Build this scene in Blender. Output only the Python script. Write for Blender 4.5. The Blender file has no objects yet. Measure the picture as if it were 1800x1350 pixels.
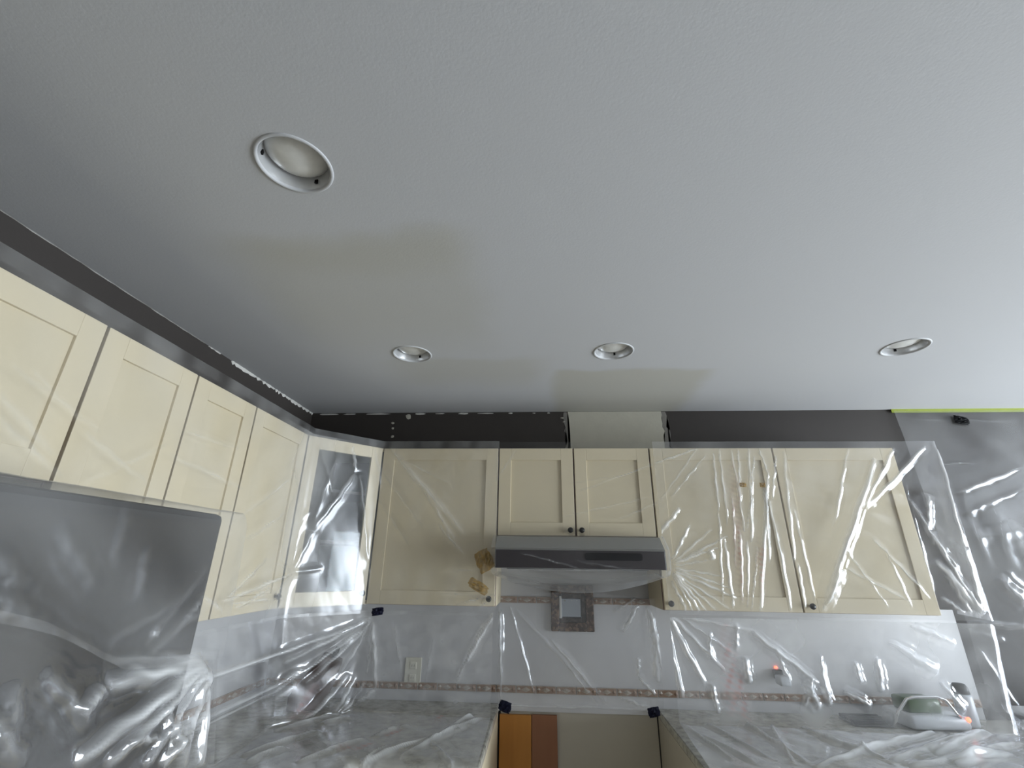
import bpy, bmesh, math, random
import numpy as np
from mathutils import Vector, Matrix, Euler

sc = bpy.context.scene
C = sc.collection
PI = math.pi

# ------------------------------------------------------------------ camera
F_PX = 801.0
PITCH, YAW, ROLL, CAM_H = 0.3726, 0.0664, 0.0143, 1.57
cd = bpy.data.cameras.new('camera')
cam = bpy.data.objects.new('camera', cd)
C.objects.link(cam)
cd.sensor_fit = 'HORIZONTAL'
cd.sensor_width = 36.0
cd.lens = 36.0 * F_PX / 1800.0
cd.clip_start = 0.02
fwd = Vector((-math.sin(YAW) * math.cos(PITCH), math.cos(YAW) * math.cos(PITCH), math.sin(PITCH)))
right = Vector((math.cos(YAW), math.sin(YAW), 0))
up = right.cross(fwd)
r2 = right * math.cos(ROLL) + up * math.sin(ROLL)
u2 = up * math.cos(ROLL) - right * math.sin(ROLL)
m = Matrix((r2, u2, -fwd)).transposed().to_4x4()
m.translation = (0, 0, CAM_H)
cam.matrix_world = m
sc.camera = cam

# ------------------------------------------------------------------ world, daylight, exposure
sc.view_settings.view_transform = 'Standard'
sc.view_settings.look = 'None'
sc.view_settings.gamma = 1.0
sc.view_settings.use_curve_mapping = False
sc.view_settings.exposure = 0.0
sc.cycles.transparent_max_bounces = 14
sc.cycles.max_bounces = 5
sc.cycles.diffuse_bounces = 3
sc.cycles.use_light_tree = False
sc.cycles.glossy_bounces = 3
sc.cycles.caustics_reflective = False
sc.cycles.caustics_refractive = False
w = bpy.data.worlds.new('sky')
sc.world = w
w.use_nodes = True
bg = w.node_tree.nodes['Background']
bg.inputs['Color'].default_value = (0.72, 0.85, 1.0, 1)
bg.inputs['Strength'].default_value = 2.0


def daylight(name, loc, rot, sx, sy, power, col):
    l = bpy.data.lights.new(name, 'AREA')
    l.shape = 'RECTANGLE'
    l.size, l.size_y, l.energy, l.color = sx, sy, power, col
    o = bpy.data.objects.new(name, l)
    C.objects.link(o)
    o.location, o.rotation_euler = loc, rot
    return o


# daylight standing outside the glazed door of the right wall
daylight('daylight_patio', (5.75, 0.75, 1.08), (0, PI / 2, 0), 2.0, 3.0, 470, (0.88, 0.94, 1.0))

# ------------------------------------------------------------------ materials
def new_mat(name):
    mt = bpy.data.materials.new(name)
    mt.use_nodes = True
    nt = mt.node_tree
    return mt, nt, nt.nodes['Principled BSDF'], nt.nodes['Material Output']


def node(nt, typ, **kw):
    n = nt.nodes.new(typ)
    for k, v in kw.items():
        setattr(n, k, v)
    return n


def basic(name, col, rough=0.5, metal=0.0, noise=0.0, nscale=8.0, bump=0.0, bscale=200.0, spec=0.5):
    mt, nt, b, out = new_mat(name)
    b.inputs['Roughness'].default_value = rough
    b.inputs['Metallic'].default_value = metal
    b.inputs['Specular IOR Level'].default_value = spec
    tc = node(nt, 'ShaderNodeTexCoord')
    nz = node(nt, 'ShaderNodeTexNoise')
    nz.inputs['Scale'].default_value = nscale
    nz.inputs['Detail'].default_value = 4
    nt.links.new(tc.outputs['Object'], nz.inputs['Vector'])
    mx = node(nt, 'ShaderNodeMix', data_type='RGBA')
    mx.inputs['A'].default_value = (*[c * (1 - noise) for c in col], 1)
    mx.inputs['B'].default_value = (*[min(1, c * (1 + noise)) for c in col], 1)
    nt.links.new(nz.outputs['Fac'], mx.inputs['Factor'])
    nt.links.new(mx.outputs['Result'], b.inputs['Base Color'])
    if bump:
        n2 = node(nt, 'ShaderNodeTexNoise')
        n2.inputs['Scale'].default_value = bscale
        nt.links.new(tc.outputs['Object'], n2.inputs['Vector'])
        bp = node(nt, 'ShaderNodeBump')
        bp.inputs['Strength'].default_value = bump
        bp.inputs['Distance'].default_value = 0.002
        nt.links.new(n2.outputs['Fac'], bp.inputs['Height'])
        nt.links.new(bp.outputs['Normal'], b.inputs['Normal'])
    return mt


def math_node(nt, op, a, b=None, clamp=False):
    n = node(nt, 'ShaderNodeMath', operation=op, use_clamp=clamp)
    for i, v in enumerate((a, b)):
        if v is None:
            continue
        if isinstance(v, (int, float)):
            n.inputs[i].default_value = v
        else:
            nt.links.new(v, n.inputs[i])
    return n.outputs[0]


def schlick(nt, gain, cap=1.0):
    """reflectance of a clear film, the same from both sides"""
    ge = node(nt, 'ShaderNodeNewGeometry')
    dt = node(nt, 'ShaderNodeVectorMath', operation='DOT_PRODUCT')
    nt.links.new(ge.outputs['Normal'], dt.inputs[0])
    nt.links.new(ge.outputs['Incoming'], dt.inputs[1])
    c = math_node(nt, 'ABSOLUTE', dt.outputs['Value'])
    p = math_node(nt, 'POWER', math_node(nt, 'SUBTRACT', 1.0, c, True), 5.0)
    f = math_node(nt, 'ADD', math_node(nt, 'MULTIPLY', p, 0.96), 0.04)
    return math_node(nt, 'MINIMUM', math_node(nt, 'MULTIPLY', f, gain), cap)


def ceiling_mat():
    """matt white ceiling paint with feathered areas of bare joint compound"""
    mt, nt, b, out = new_mat('ceiling_paint')
    b.inputs['Roughness'].default_value = 0.75
    b.inputs['Specular IOR Level'].default_value = 0.3
    tc = node(nt, 'ShaderNodeTexCoord')
    nz = node(nt, 'ShaderNodeTexNoise')
    nz.inputs['Scale'].default_value = 3.0
    nz.inputs['Detail'].default_value = 5
    nt.links.new(tc.outputs['Object'], nz.inputs['Vector'])
    mp = node(nt, 'ShaderNodeVectorMath', operation='MULTIPLY_ADD')
    nt.links.new(nz.outputs['Color'], mp.inputs[0])
    mp.inputs[1].default_value = (0.16, 0.16, 0)
    nt.links.new(tc.outputs['Object'], mp.inputs[2])
    sp = node(nt, 'ShaderNodeSeparateXYZ')
    nt.links.new(mp.outputs[0], sp.inputs[0])
    X, Y = sp.outputs[0], sp.outputs[1]

    def ramp(v, a, bb):
        r = node(nt, 'ShaderNodeMapRange', interpolation_type='SMOOTHSTEP')
        nt.links.new(v, r.inputs[0])
        r.inputs[1].default_value, r.inputs[2].default_value = a, bb
        return r.outputs[0]

    def box(x0, x1, y0, y1, fx0, fx1, fy0, fy1, k):
        o = 0.08
        p = math_node(nt, 'MULTIPLY', ramp(X, x0 + o, x0 + o + fx0), ramp(X, x1 + o, x1 + o - fx1))
        q = math_node(nt, 'MULTIPLY', ramp(Y, y0 + o, y0 + o + fy0), ramp(Y, y1 + o, y1 + o - fy1))
        return math_node(nt, 'MULTIPLY', math_node(nt, 'MULTIPLY', p, q), k)
    # old ceiling repairs: large one, its thicker rim, the one above the wall patch
    m1 = box(-1.08, -0.12, 0.99, 1.95, 0.22, 0.18, 0.12, 0.5, 0.55)
    m2 = box(0.04, 0.88, 2.02, 2.9, 0.10, 0.12, 0.06, 0.05, 1.0)
    m3 = box(-0.85, 0.10, 1.86, 2.35, 0.3, 0.2, 0.08, 0.3, 0.6)
    m4 = box(-0.95, -0.15, 1.0, 1.28, 0.2, 0.15, 0.06, 0.16, 0.35)
    s = math_node(nt, 'MAXIMUM', math_node(nt, 'MAXIMUM', math_node(nt, 'ADD', m1, m4, True), m2), m3)
    mx = node(nt, 'ShaderNodeMix', data_type='RGBA')
    mx.inputs['A'].default_value = (0.60, 0.61, 0.635, 1)
    mx.inputs['B'].default_value = (0.535, 0.53, 0.495, 1)
    nt.links.new(s, mx.inputs['Factor'])
    nt.links.new(mx.outputs['Result'], b.inputs['Base Color'])
    n2 = node(nt, 'ShaderNodeTexNoise')
    n2.inputs['Scale'].default_value = 160
    nt.links.new(tc.outputs['Object'], n2.inputs['Vector'])
    bp = node(nt, 'ShaderNodeBump')
    bp.inputs['Strength'].default_value = 0.25
    bp.inputs['Distance'].default_value = 0.001
    nt.links.new(n2.outputs['Fac'], bp.inputs['Height'])
    nt.links.new(bp.outputs['Normal'], b.inputs['Normal'])
    return mt


def granite_mat():
    mt, nt, b, out = new_mat('granite')
    b.inputs['Roughness'].default_value = 0.25
    tc = node(nt, 'ShaderNodeTexCoord')
    v = node(nt, 'ShaderNodeTexNoise')
    v.inputs['Scale'].default_value = 26
    v.inputs['Detail'].default_value = 9
    v.inputs['Roughness'].default_value = 0.72
    nt.links.new(tc.outputs['Object'], v.inputs['Vector'])
    r = node(nt, 'ShaderNodeValToRGB')
    e = r.color_ramp.elements
    e[0].position, e[0].color = 0.34, (0.24, 0.24, 0.21, 1)
    e[1].position, e[1].color = 0.62, (0.62, 0.60, 0.53, 1)
    k = e.new(0.48)
    k.color = (0.44, 0.43, 0.38, 1)
    nt.links.new(v.outputs['Fac'], r.inputs[0])
    nt.links.new(r.outputs[0], b.inputs['Base Color'])
    return mt


def mosaic_mat(name, c1, c2, c3, scale=60, rough=0.35, metal=0.0):
    mt, nt, b, out = new_mat(name)
    b.inputs['Roughness'].default_value = rough
    b.inputs['Metallic'].default_value = metal
    tc = node(nt, 'ShaderNodeTexCoord')
    v = node(nt, 'ShaderNodeTexVoronoi')
    v.inputs['Scale'].default_value = scale
    nt.links.new(tc.outputs['Object'], v.inputs['Vector'])
    sp = node(nt, 'ShaderNodeSeparateColor')
    nt.links.new(v.outputs['Color'], sp.inputs[0])
    r = node(nt, 'ShaderNodeValToRGB')
    e = r.color_ramp.elements
    e[0].position, e[0].color = 0.2, (*c1, 1)
    e[1].position, e[1].color = 0.85, (*c3, 1)
    k = e.new(0.5)
    k.color = (*c2, 1)
    nt.links.new(sp.outputs[0], r.inputs[0])
    nt.links.new(r.outputs[0], b.inputs['Base Color'])
    return mt


def wood_mat(name, c1, c2, axis_scale=(30, 30, 2), rough=0.5):
    mt, nt, b, out = new_mat(name)
    b.inputs['Roughness'].default_value = rough
    tc = node(nt, 'ShaderNodeTexCoord')
    mp = node(nt, 'ShaderNodeMapping')
    mp.inputs['Scale'].default_value = axis_scale
    nt.links.new(tc.outputs['Object'], mp.inputs[0])
    n = node(nt, 'ShaderNodeTexNoise')
    n.inputs['Scale'].default_value = 1.0
    n.inputs['Detail'].default_value = 6
    nt.links.new(mp.outputs[0], n.inputs['Vector'])
    mx = node(nt, 'ShaderNodeMix', data_type='RGBA')
    mx.inputs['A'].default_value = (*c1, 1)
    mx.inputs['B'].default_value = (*c2, 1)
    nt.links.new(n.outputs['Fac'], mx.inputs['Factor'])
    nt.links.new(mx.outputs['Result'], b.inputs['Base Color'])
    return mt


def glass_mat(name, tint=(0.9, 0.95, 0.95), fac=1.0):
    mt, nt, b, out = new_mat(name)
    nt.nodes.remove(b)
    tr = node(nt, 'ShaderNodeBsdfTransparent')
    tr.inputs[0].default_value = (*tint, 1)
    gl = node(nt, 'ShaderNodeBsdfGlossy')
    gl.inputs['Roughness'].default_value = 0.03
    f = schlick(nt, 1.7 * fac, 0.6)
    mx = node(nt, 'ShaderNodeMixShader')
    nt.links.new(f, mx.inputs[0])
    nt.links.new(tr.outputs[0], mx.inputs[1])
    nt.links.new(gl.outputs[0], mx.inputs[2])
    nt.links.new(mx.outputs[0], out.inputs[0])
    return mt


def film_mat(name, haze=0.1, gath=0.6, rough=0.12, gloss=1.6, col=(0.94, 0.95, 0.96)):
    """thin polythene: clear, a little milky, glossy; gathered film (attribute) is milkier, printed film is tinted"""
    mt, nt, b, out = new_mat(name)
    nt.nodes.remove(b)
    at = node(nt, 'ShaderNodeAttribute', attribute_name='gather')
    pr = node(nt, 'ShaderNodeAttribute', attribute_name='print_red')
    tr = node(nt, 'ShaderNodeBsdfTransparent')
    tr.inputs[0].default_value = (0.97, 0.97, 0.97, 1)
    cm = node(nt, 'ShaderNodeMix', data_type='RGBA')
    cm.inputs['A'].default_value = (*col, 1)
    cm.inputs['B'].default_value = (0.62, 0.20, 0.17, 1)
    nt.links.new(pr.outputs['Fac'], cm.inputs['Factor'])
    df = node(nt, 'ShaderNodeBsdfDiffuse')
    tl = node(nt, 'ShaderNodeBsdfTranslucent')
    nt.links.new(cm.outputs['Result'], df.inputs[0])
    nt.links.new(cm.outputs['Result'], tl.inputs[0])
    dm = node(nt, 'ShaderNodeMixShader')
    dm.inputs[0].default_value = 0.35
    nt.links.new(df.outputs[0], dm.inputs[1])
    nt.links.new(tl.outputs[0], dm.inputs[2])
    mk = node(nt, 'ShaderNodeAttribute', attribute_name='milk')
    hz = math_node(nt, 'MULTIPLY', mk.outputs['Fac'], haze)
    g = math_node(nt, 'MULTIPLY', at.outputs['Fac'], gath)
    pf = math_node(nt, 'MULTIPLY', pr.outputs['Fac'], 0.35)
    h = math_node(nt, 'MINIMUM', math_node(nt, 'ADD', math_node(nt, 'ADD', hz, g), pf), 0.92)
    m1 = node(nt, 'ShaderNodeMixShader')
    nt.links.new(h, m1.inputs[0])
    nt.links.new(tr.outputs[0], m1.inputs[1])
    nt.links.new(dm.outputs[0], m1.inputs[2])
    gl = node(nt, 'ShaderNodeBsdfGlossy')
    gl.inputs['Roughness'].default_value = rough
    gl.inputs['Color'].default_value = (0.95, 0.96, 1, 1)
    f = schlick(nt, gloss, 0.6)
    m2 = node(nt, 'ShaderNodeMixShader')
    nt.links.new(f, m2.inputs[0])
    nt.links.new(m1.outputs[0], m2.inputs[1])
    nt.links.new(gl.outputs[0], m2.inputs[2])
    nt.links.new(m2.outputs[0], out.inputs[0])
    return mt


def led_mat(name, col, strength):
    mt, nt, b, out = new_mat(name)
    b.inputs['Base Color'].default_value = (*col, 1)
    b.inputs['Emission Color'].default_value = (*col, 1)
    b.inputs['Emission Strength'].default_value = strength
    return mt


M = {
    'ceiling': ceiling_mat(),
    'charcoal': basic('charcoal_paint', (0.036, 0.030, 0.027), 0.6, noise=0.12, nscale=5, bump=0.15, bscale=150),
    'room_paint': basic('room_paint', (0.47, 0.455, 0.43), 0.6, noise=0.03),
    'splash': basic('backsplash_glaze', (0.66, 0.66, 0.68), 0.35, noise=0.05, nscale=6),
    'range_wall': basic('alcove_paint', (0.52, 0.48, 0.40), 0.6, noise=0.10, nscale=3),
    'compound': basic('joint_compound', (0.50, 0.48, 0.41), 0.85, noise=0.08, nscale=14, bump=0.3, bscale=60),
    'compound_thin': basic('thin_compound', (0.20, 0.19, 0.175), 0.85, noise=0.25, nscale=30),
    'caulk': basic('old_caulk', (0.62, 0.61, 0.58), 0.8, noise=0.1, nscale=40),
    'floor': basic('floor_laminate', (0.46, 0.42, 0.37), 0.5, noise=0.1, nscale=4),
    'cream': basic('cream_lacquer', (0.72, 0.63, 0.455), 0.42, noise=0.02, nscale=4),
    'cream_panel': basic('cream_panel_lacquer', (0.69, 0.605, 0.435), 0.45, noise=0.02, nscale=4),
    'carcass': basic('cabinet_carcass', (0.26, 0.17, 0.15), 0.6, noise=0.1),
    'dark_in': basic('cabinet_interior', (0.045, 0.05, 0.052), 0.5, noise=0.2),
    'knob': basic('black_metal', (0.02, 0.02, 0.02), 0.35, 0.6),
    'glass': glass_mat('cabinet_glass', (0.75, 0.82, 0.84), 0.18),
    'window_glass': glass_mat('window_glass', (0.97, 0.98, 0.98), 0.6),
    'granite': granite_mat(),
    'steel': basic('stainless_steel', (0.15, 0.15, 0.155), 0.4, 0.45, noise=0.1, nscale=30),
    'hood_face': basic('dark_hood_face', (0.030, 0.024, 0.027), 0.4, 0.0, noise=0.1),
    'black': basic('black_plastic', (0.004, 0.004, 0.005), 0.5, spec=0.15),
    'hood_body': basic('hood_body', (0.30, 0.30, 0.29), 0.4, 0.5),
    'fridge': basic('fridge_steel', (0.048, 0.046, 0.045), 0.55, 0.1, noise=0.08, nscale=10),
    'fridge_side': basic('fridge_side', (0.05, 0.05, 0.05), 0.5),
    'border': mosaic_mat('border_tile_glaze', (0.42, 0.35, 0.29), (0.52, 0.47, 0.41), (0.60, 0.57, 0.52), 55),
    'border_motif': basic('border_motif', (0.33, 0.22, 0.16), 0.4, noise=0.3, nscale=60),
    'mosaic_frame': mosaic_mat('mosaic_frame', (0.035, 0.016, 0.008), (0.075, 0.038, 0.022), (0.19, 0.11, 0.07), 85, 0.3),
    'mosaic_inner': mosaic_mat('mosaic_inner', (0.02, 0.016, 0.014), (0.04, 0.03, 0.026), (0.08, 0.06, 0.05), 120, 0.35),
    'mirror': basic('dull_mirror', (0.42, 0.46, 0.52), 0.25, 0.8, noise=0.1),
    'plate': basic('switch_plate', (0.82, 0.80, 0.70), 0.4),
    'slot': basic('slot_dark', (0.10, 0.09, 0.08), 0.5),
    'trim_metal': basic('downlight_trim', (0.56, 0.57, 0.59), 0.6, 0.0, noise=0.03),
    'baffle': basic('downlight_baffle', (0.72, 0.73, 0.75), 0.25, 0.5, noise=0.05),
    'lens': basic('frosted_lens', (0.84, 0.85, 0.82), 0.3, noise=0.2, nscale=30),
    'orange_wood': wood_mat('orange_wood', (0.42, 0.16, 0.025), (0.62, 0.27, 0.05)),
    'red_wood': wood_mat('red_brown_wood', (0.24, 0.095, 0.045), (0.34, 0.15, 0.075)),
    'dark_wood': wood_mat('dark_wood', (0.035, 0.018, 0.014), (0.09, 0.045, 0.03), (6, 6, 40)),
    'blue_tape': basic('navy_tape', (0.004, 0.006, 0.035), 0.6, noise=0.2, nscale=60),
    'green_tape': basic('green_tape', (0.30, 0.36, 0.04), 0.6, noise=0.15, nscale=30),
    'masking_tape': None,
    'appliance': basic('white_appliance', (0.70, 0.73, 0.78), 0.3, noise=0.02),
    'chrome': basic('chrome', (0.75, 0.76, 0.78), 0.15, 0.9),
    'green_glass': basic('green_tray', (0.10, 0.16, 0.08), 0.2, noise=0.3, nscale=30),
    'led': led_mat('red_led', (1.0, 0.10, 0.05), 6.0),
    'window_frame': basic('window_frame', (0.78, 0.78, 0.76), 0.4),
}
FILM = {
    'left': film_mat('polythene_left', 0.09, 0.80, 0.18, 1.4),
    'hood': film_mat('polythene_hood', 0.012, 0.75, 0.14, 0.6),
    'right': film_mat('polythene_right', 0.10, 1.0, 0.13),
    'low': film_mat('polythene_low', 0.15, 1.0, 0.14, 1.8),
    'gap': film_mat('polythene_gap', 0.075, 0.95, 0.13),
    'counter': film_mat('polythene_counter', 0.20, 0.85, 0.12, 1.9),
    'fridge': film_mat('polythene_fridge', 0.085, 0.45, 0.24, 1.3),
    'fridge_low': film_mat('polythene_fridge_low', 0.05, 1.0, 0.10, 2.0),
    'wall': film_mat('polythene_wall', 0.08, 0.75, 0.16),
}

def tape_mat():
    mt = film_mat('masking_tape', 0.68, 0.3, 0.3, 1.0, (0.55, 0.36, 0.10))
    return mt


M['masking_tape'] = tape_mat()

# ------------------------------------------------------------------ object helpers
def bm_box(bm, lo, hi, bevel=0.0):
    lo, hi = Vector(lo), Vector(hi)
    r = bmesh.ops.create_cube(bm, size=1)
    vs = r['verts']
    for v in vs:
        v.co = Vector(((lo[i] + hi[i]) / 2 + v.co[i] * (hi[i] - lo[i]) for i in range(3)))
    if bevel:
        es = list({e for v in vs for e in v.link_edges})
        bmesh.ops.bevel(bm, geom=es, offset=bevel, segments=2, affect='EDGES', profile=0.5)
    return bm


def box(lo, hi, bevel=0.0):
    return bm_box(bmesh.new(), lo, hi, bevel)


def lathe(profile, seg=48, center=(0, 0, 0)):
    """profile: list of (r, z), revolved about z"""
    bm = bmesh.new()
    rings = []
    for r, z in profile:
        if r < 1e-6:
            rings.append([bm.verts.new((center[0], center[1], center[2] + z))])
        else:
            rings.append([bm.verts.new((center[0] + r * math.cos(2 * PI * k / seg), center[1] + r * math.sin(2 * PI * k / seg), center[2] + z)) for k in range(seg)])
    for a, b in zip(rings, rings[1:]):
        for k in range(seg):
            va = [a[k % len(a)], a[(k + 1) % len(a)]] if len(a) > 1 else [a[0]]
            vb = [b[(k + 1) % len(b)], b[k % len(b)]] if len(b) > 1 else [b[0]]
            if len(va) + len(vb) >= 3:
                bm.faces.new(va + vb)
    bmesh.ops.recalc_face_normals(bm, faces=bm.faces)
    return bm


def prism(poly, z0, z1, bevel=0.0):
    bm = bmesh.new()
    b = [bm.verts.new((x, y, z0)) for x, y in poly]
    t = [bm.verts.new((x, y, z1)) for x, y in poly]
    n = len(poly)
    bm.faces.new(b[::-1])
    bm.faces.new(t)
    for i in range(n):
        bm.faces.new((b[i], b[(i + 1) % n], t[(i + 1) % n], t[i]))
    bmesh.ops.recalc_face_normals(bm, faces=bm.faces)
    if bevel:
        bmesh.ops.bevel(bm, geom=list(bm.edges), offset=bevel, segments=2, affect='EDGES')
    return bm


def tube(pts, rad, seg=10):
    bm = bmesh.new()
    pts = [Vector(p) for p in pts]
    rings = []
    for i, p in enumerate(pts):
        d = (pts[min(i + 1, len(pts) - 1)] - pts[max(i - 1, 0)]).normalized()
        a = d.cross(Vector((0.13, 0.97, 0.21))).normalized()
        b = d.cross(a)
        rings.append([bm.verts.new(p + rad * (a * math.cos(2 * PI * k / seg) + b * math.sin(2 * PI * k / seg))) for k in range(seg)])
    for r0, r1 in zip(rings, rings[1:]):
        for k in range(seg):
            bm.faces.new((r0[k], r0[(k + 1) % seg], r1[(k + 1) % seg], r1[k]))
    bm.faces.new(rings[0][::-1])
    bm.faces.new(rings[-1])
    bmesh.ops.recalc_face_normals(bm, faces=bm.faces)
    return bm


def obj(name, bm, mat, parent=None, smooth=False, shift=None):
    """links a bmesh as one object; shift moves world-built vertices into the frame of the thing"""
    if shift is not None:
        bmesh.ops.translate(bm, verts=bm.verts, vec=-Vector(shift))
    me = bpy.data.meshes.new(name)
    bm.to_mesh(me)
    bm.free()
    if smooth:
        me.polygons.foreach_set('use_smooth', [True] * len(me.polygons))
    me.materials.append(mat)
    o = bpy.data.objects.new(name, me)
    C.objects.link(o)
    if parent is not None:
        o.parent = parent
    return o


def tag(o, label, cat, group=None):
    o['label'], o['category'] = label, cat
    if group:
        o['group'] = group
    return o


def thing(name, label, cat, loc=(0, 0, 0), rotz=0.0, group=None):
    o = bpy.data.objects.new(name, None)
    o.empty_display_size = 0.05
    C.objects.link(o)
    o.location = loc
    o.rotation_euler = (0, 0, rotz)
    return tag(o, label, cat, group)


def struct(name, bm, mat):
    o = obj(name, bm, mat)
    o['kind'] = 'structure'
    return o


def copy_tree(o, parent=None):
    c = o.copy()
    C.objects.link(c)
    c.parent = parent
    for ch in o.children:
        copy_tree(ch, c)
    return c


# ------------------------------------------------------------------ dimensions (metres)
XC, YW, H = -1.456, 2.70, 2.44            # inner corner of the two kitchen walls, ceiling height
XR, YB = 5.40, -3.20                      # far sides of the room
TOP, BOT, DEP = 2.134, 1.372, 0.33        # wall cabinets
XF, YFR = XC + DEP, YW - DEP              # their fronts
X1, X2, X3 = -0.222, 0.560, 1.772         # hood bay left, hood bay right, end of the run
CT = 0.914                                # worktop height

# ------------------------------------------------------------------ room shell
struct('floor', box((XC - 0.12, YB - 0.12, -0.1), (XR + 0.12, YW + 0.12, 0)), M['floor'])
LIGHTS = [(-0.566, 0.784), (-0.588, 1.829), (0.323, 1.841), (1.544, 1.843)]
R_HOLE = 0.084


def ceiling_bm():
    """slab with round holes for the downlights"""
    bm = bmesh.new()
    xs = sorted({XC - 0.12, XR + 0.12} | {round(c + s * 0.12, 4) for c, _ in LIGHTS for s in (-1, 1)})
    ys = sorted({YB - 0.12, YW + 0.12} | {round(c + s * 0.12, 4) for _, c in LIGHTS for s in (-1, 1)})
    N = 48
    for i in range(len(xs) - 1):
        for j in range(len(ys) - 1):
            x0, x1, y0, y1 = xs[i], xs[i + 1], ys[j], ys[j + 1]
            hit = [c for c in LIGHTS if x0 - 1e-3 <= c[0] - 0.119 and c[0] + 0.119 <= x1 + 1e-3 and y0 - 1e-3 <= c[1] - 0.119 and c[1] + 0.119 <= y1 + 1e-3]
            if not hit:
                part = [c for c in LIGHTS if x0 < c[0] + 0.1 and x1 > c[0] - 0.1 and y0 < c[1] + 0.1 and y1 > c[1] - 0.1]
                if part:
                    continue
                bm.faces.new([bm.verts.new(p) for p in ((x0, y0, H), (x0, y1, H), (x1, y1, H), (x1, y0, H))])
    for cx, cy in LIGHTS:
        h = 0.12
        ring = [bm.verts.new((cx + R_HOLE * math.cos(2 * PI * k / N), cy + R_HOLE * math.sin(2 * PI * k / N), H)) for k in range(N)]
        outer = []
        for k in range(N):
            a = 2 * PI * k / N
            c, s = math.cos(a), math.sin(a)
            q = h / max(abs(c), abs(s))
            outer.append(bm.verts.new((cx + q * c, cy + q * s, H)))
        for k in range(N):
            bm.faces.new((ring[k], ring[(k + 1) % N], outer[(k + 1) % N], outer[k]))
    bmesh.ops.remove_doubles(bm, verts=bm.verts, dist=1e-4)
    for f in bm.faces:
        f.normal_update()
        if f.normal.z > 0:
            f.normal_flip()
    bm_box(bm, (XC - 0.12, YB - 0.12, H + 0.14), (XR + 0.12, YW + 0.12, H + 0.16))
    return bm


LIGHTS = [(-0.577, 0.784), (-0.577, 1.840), (0.323, 1.840), (1.544, 1.840)]
ceil = struct('ceiling', ceiling_bm(), M['ceiling'])
wall_back = struct('wall_back', box((XC - 0.12, YW, 0), (XR + 0.12, YW + 0.12, H)), M['charcoal'])
wall_left = struct('wall_left', box((XC - 0.12, YB - 0.12, 0), (XC, YW, H)), M['charcoal'])


def wall_with_opening(axis, pos, thick, a0, a1, o0, o1, z0, z1):
    bm = bmesh.new()
    for (u0, u1, w0, w1) in ((a0, o0, 0, H), (o1, a1, 0, H), (o0, o1, 0, z0), (o0, o1, z1, H)):
        if w1 - w0 < 1e-3:
            continue
        if axis == 'x':
            bm_box(bm, (pos, u0, w0), (pos + thick, u1, w1))
        else:
            bm_box(bm, (u0, pos, w0), (u1, pos + thick, w1))
    return bm


struct('wall_right', wall_with_opening('x', XR, 0.12, YB - 0.12, YW + 0.12, -0.75, 2.25, 0.06, 2.1), M['room_paint'])
struct('wall_rear', box((XC, YB - 0.12, 0), (XR, YB, H)), M['room_paint'])


def window(name, axis, pos, o0, o1, z0, z1, n):
    bm = bmesh.new()
    t = 0.05

    def bar(u0, u1, w0, w1):
        if axis == 'x':
            bm_box(bm, (pos - 0.03, u0, w0), (pos + 0.03, u1, w1))
        else:
            bm_box(bm, (u0, pos - 0.03, w0), (u1, pos + 0.03, w1))
    bar(o0, o1, z0, z0 + t)
    bar(o0, o1, z1 - t, z1)
    for k in range(n + 1):
        c = o0 + t / 2 + (o1 - o0 - t) * k / n
        bar(c - t / 2, c + t / 2, z0 + t, z1 - t)
    fr = struct(name, bm, M['window_frame'])
    for k in range(n):
        u0 = o0 + t + (o1 - o0 - t) * k / n
        u1 = o0 + (o1 - o0 - t) * (k + 1) / n
        b = box((pos - 0.003, u0, z0 + t), (pos + 0.003, u1, z1 - t)) if axis == 'x' else box((u0, pos - 0.003, z0 + t), (u1, pos + 0.003, z1 - t))
        obj('pane', b, M['window_glass'], fr)


window('window_1', 'x', XR + 0.06, -0.75, 2.25, 0.06, 2.1, 3)

# backsplash facing with its decorative border tiles
BORDER_MESH = None


def border_tile(parent, loc, rotz):
    global BORDER_MESH
    if BORDER_MESH is None:
        bm = box((-0.0485, -0.008, -0.016), (0.0485, 0.0, 0.016), 0.002)
        n0 = len(bm.faces)
        # raised diamond and two bars on the glaze
        for cx, rx, rz in ((0, 0.024, 0.011), (-0.036, 0.010, 0.011), (0.036, 0.010, 0.011)):
            vs = [bm.verts.new((cx + dx * rx, -0.008, dz * rz)) for dx, dz in ((1, 0), (0, 1), (-1, 0), (0, -1))]
            top = bm.verts.new((cx, -0.013, 0))
            for k in range(4):
                bm.faces.new((vs[k], vs[(k + 1) % 4], top))
        bmesh.ops.recalc_face_normals(bm, faces=bm.faces)
        bm.faces.ensure_lookup_table()
        for f in bm.faces[n0:]:
            f.material_index = 1
        me = bpy.data.meshes.new('border_tile')
        bm.to_mesh(me)
        bm.free()
        me.materials.append(M['border'])
        me.materials.append(M['border_motif'])
        BORDER_MESH = me
    o = bpy.data.objects.new('border_tile', BORDER_MESH)
    C.objects.link(o)
    o.parent = parent
    o.location = loc
    o.rotation_euler = (0, 0, rotz)


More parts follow.
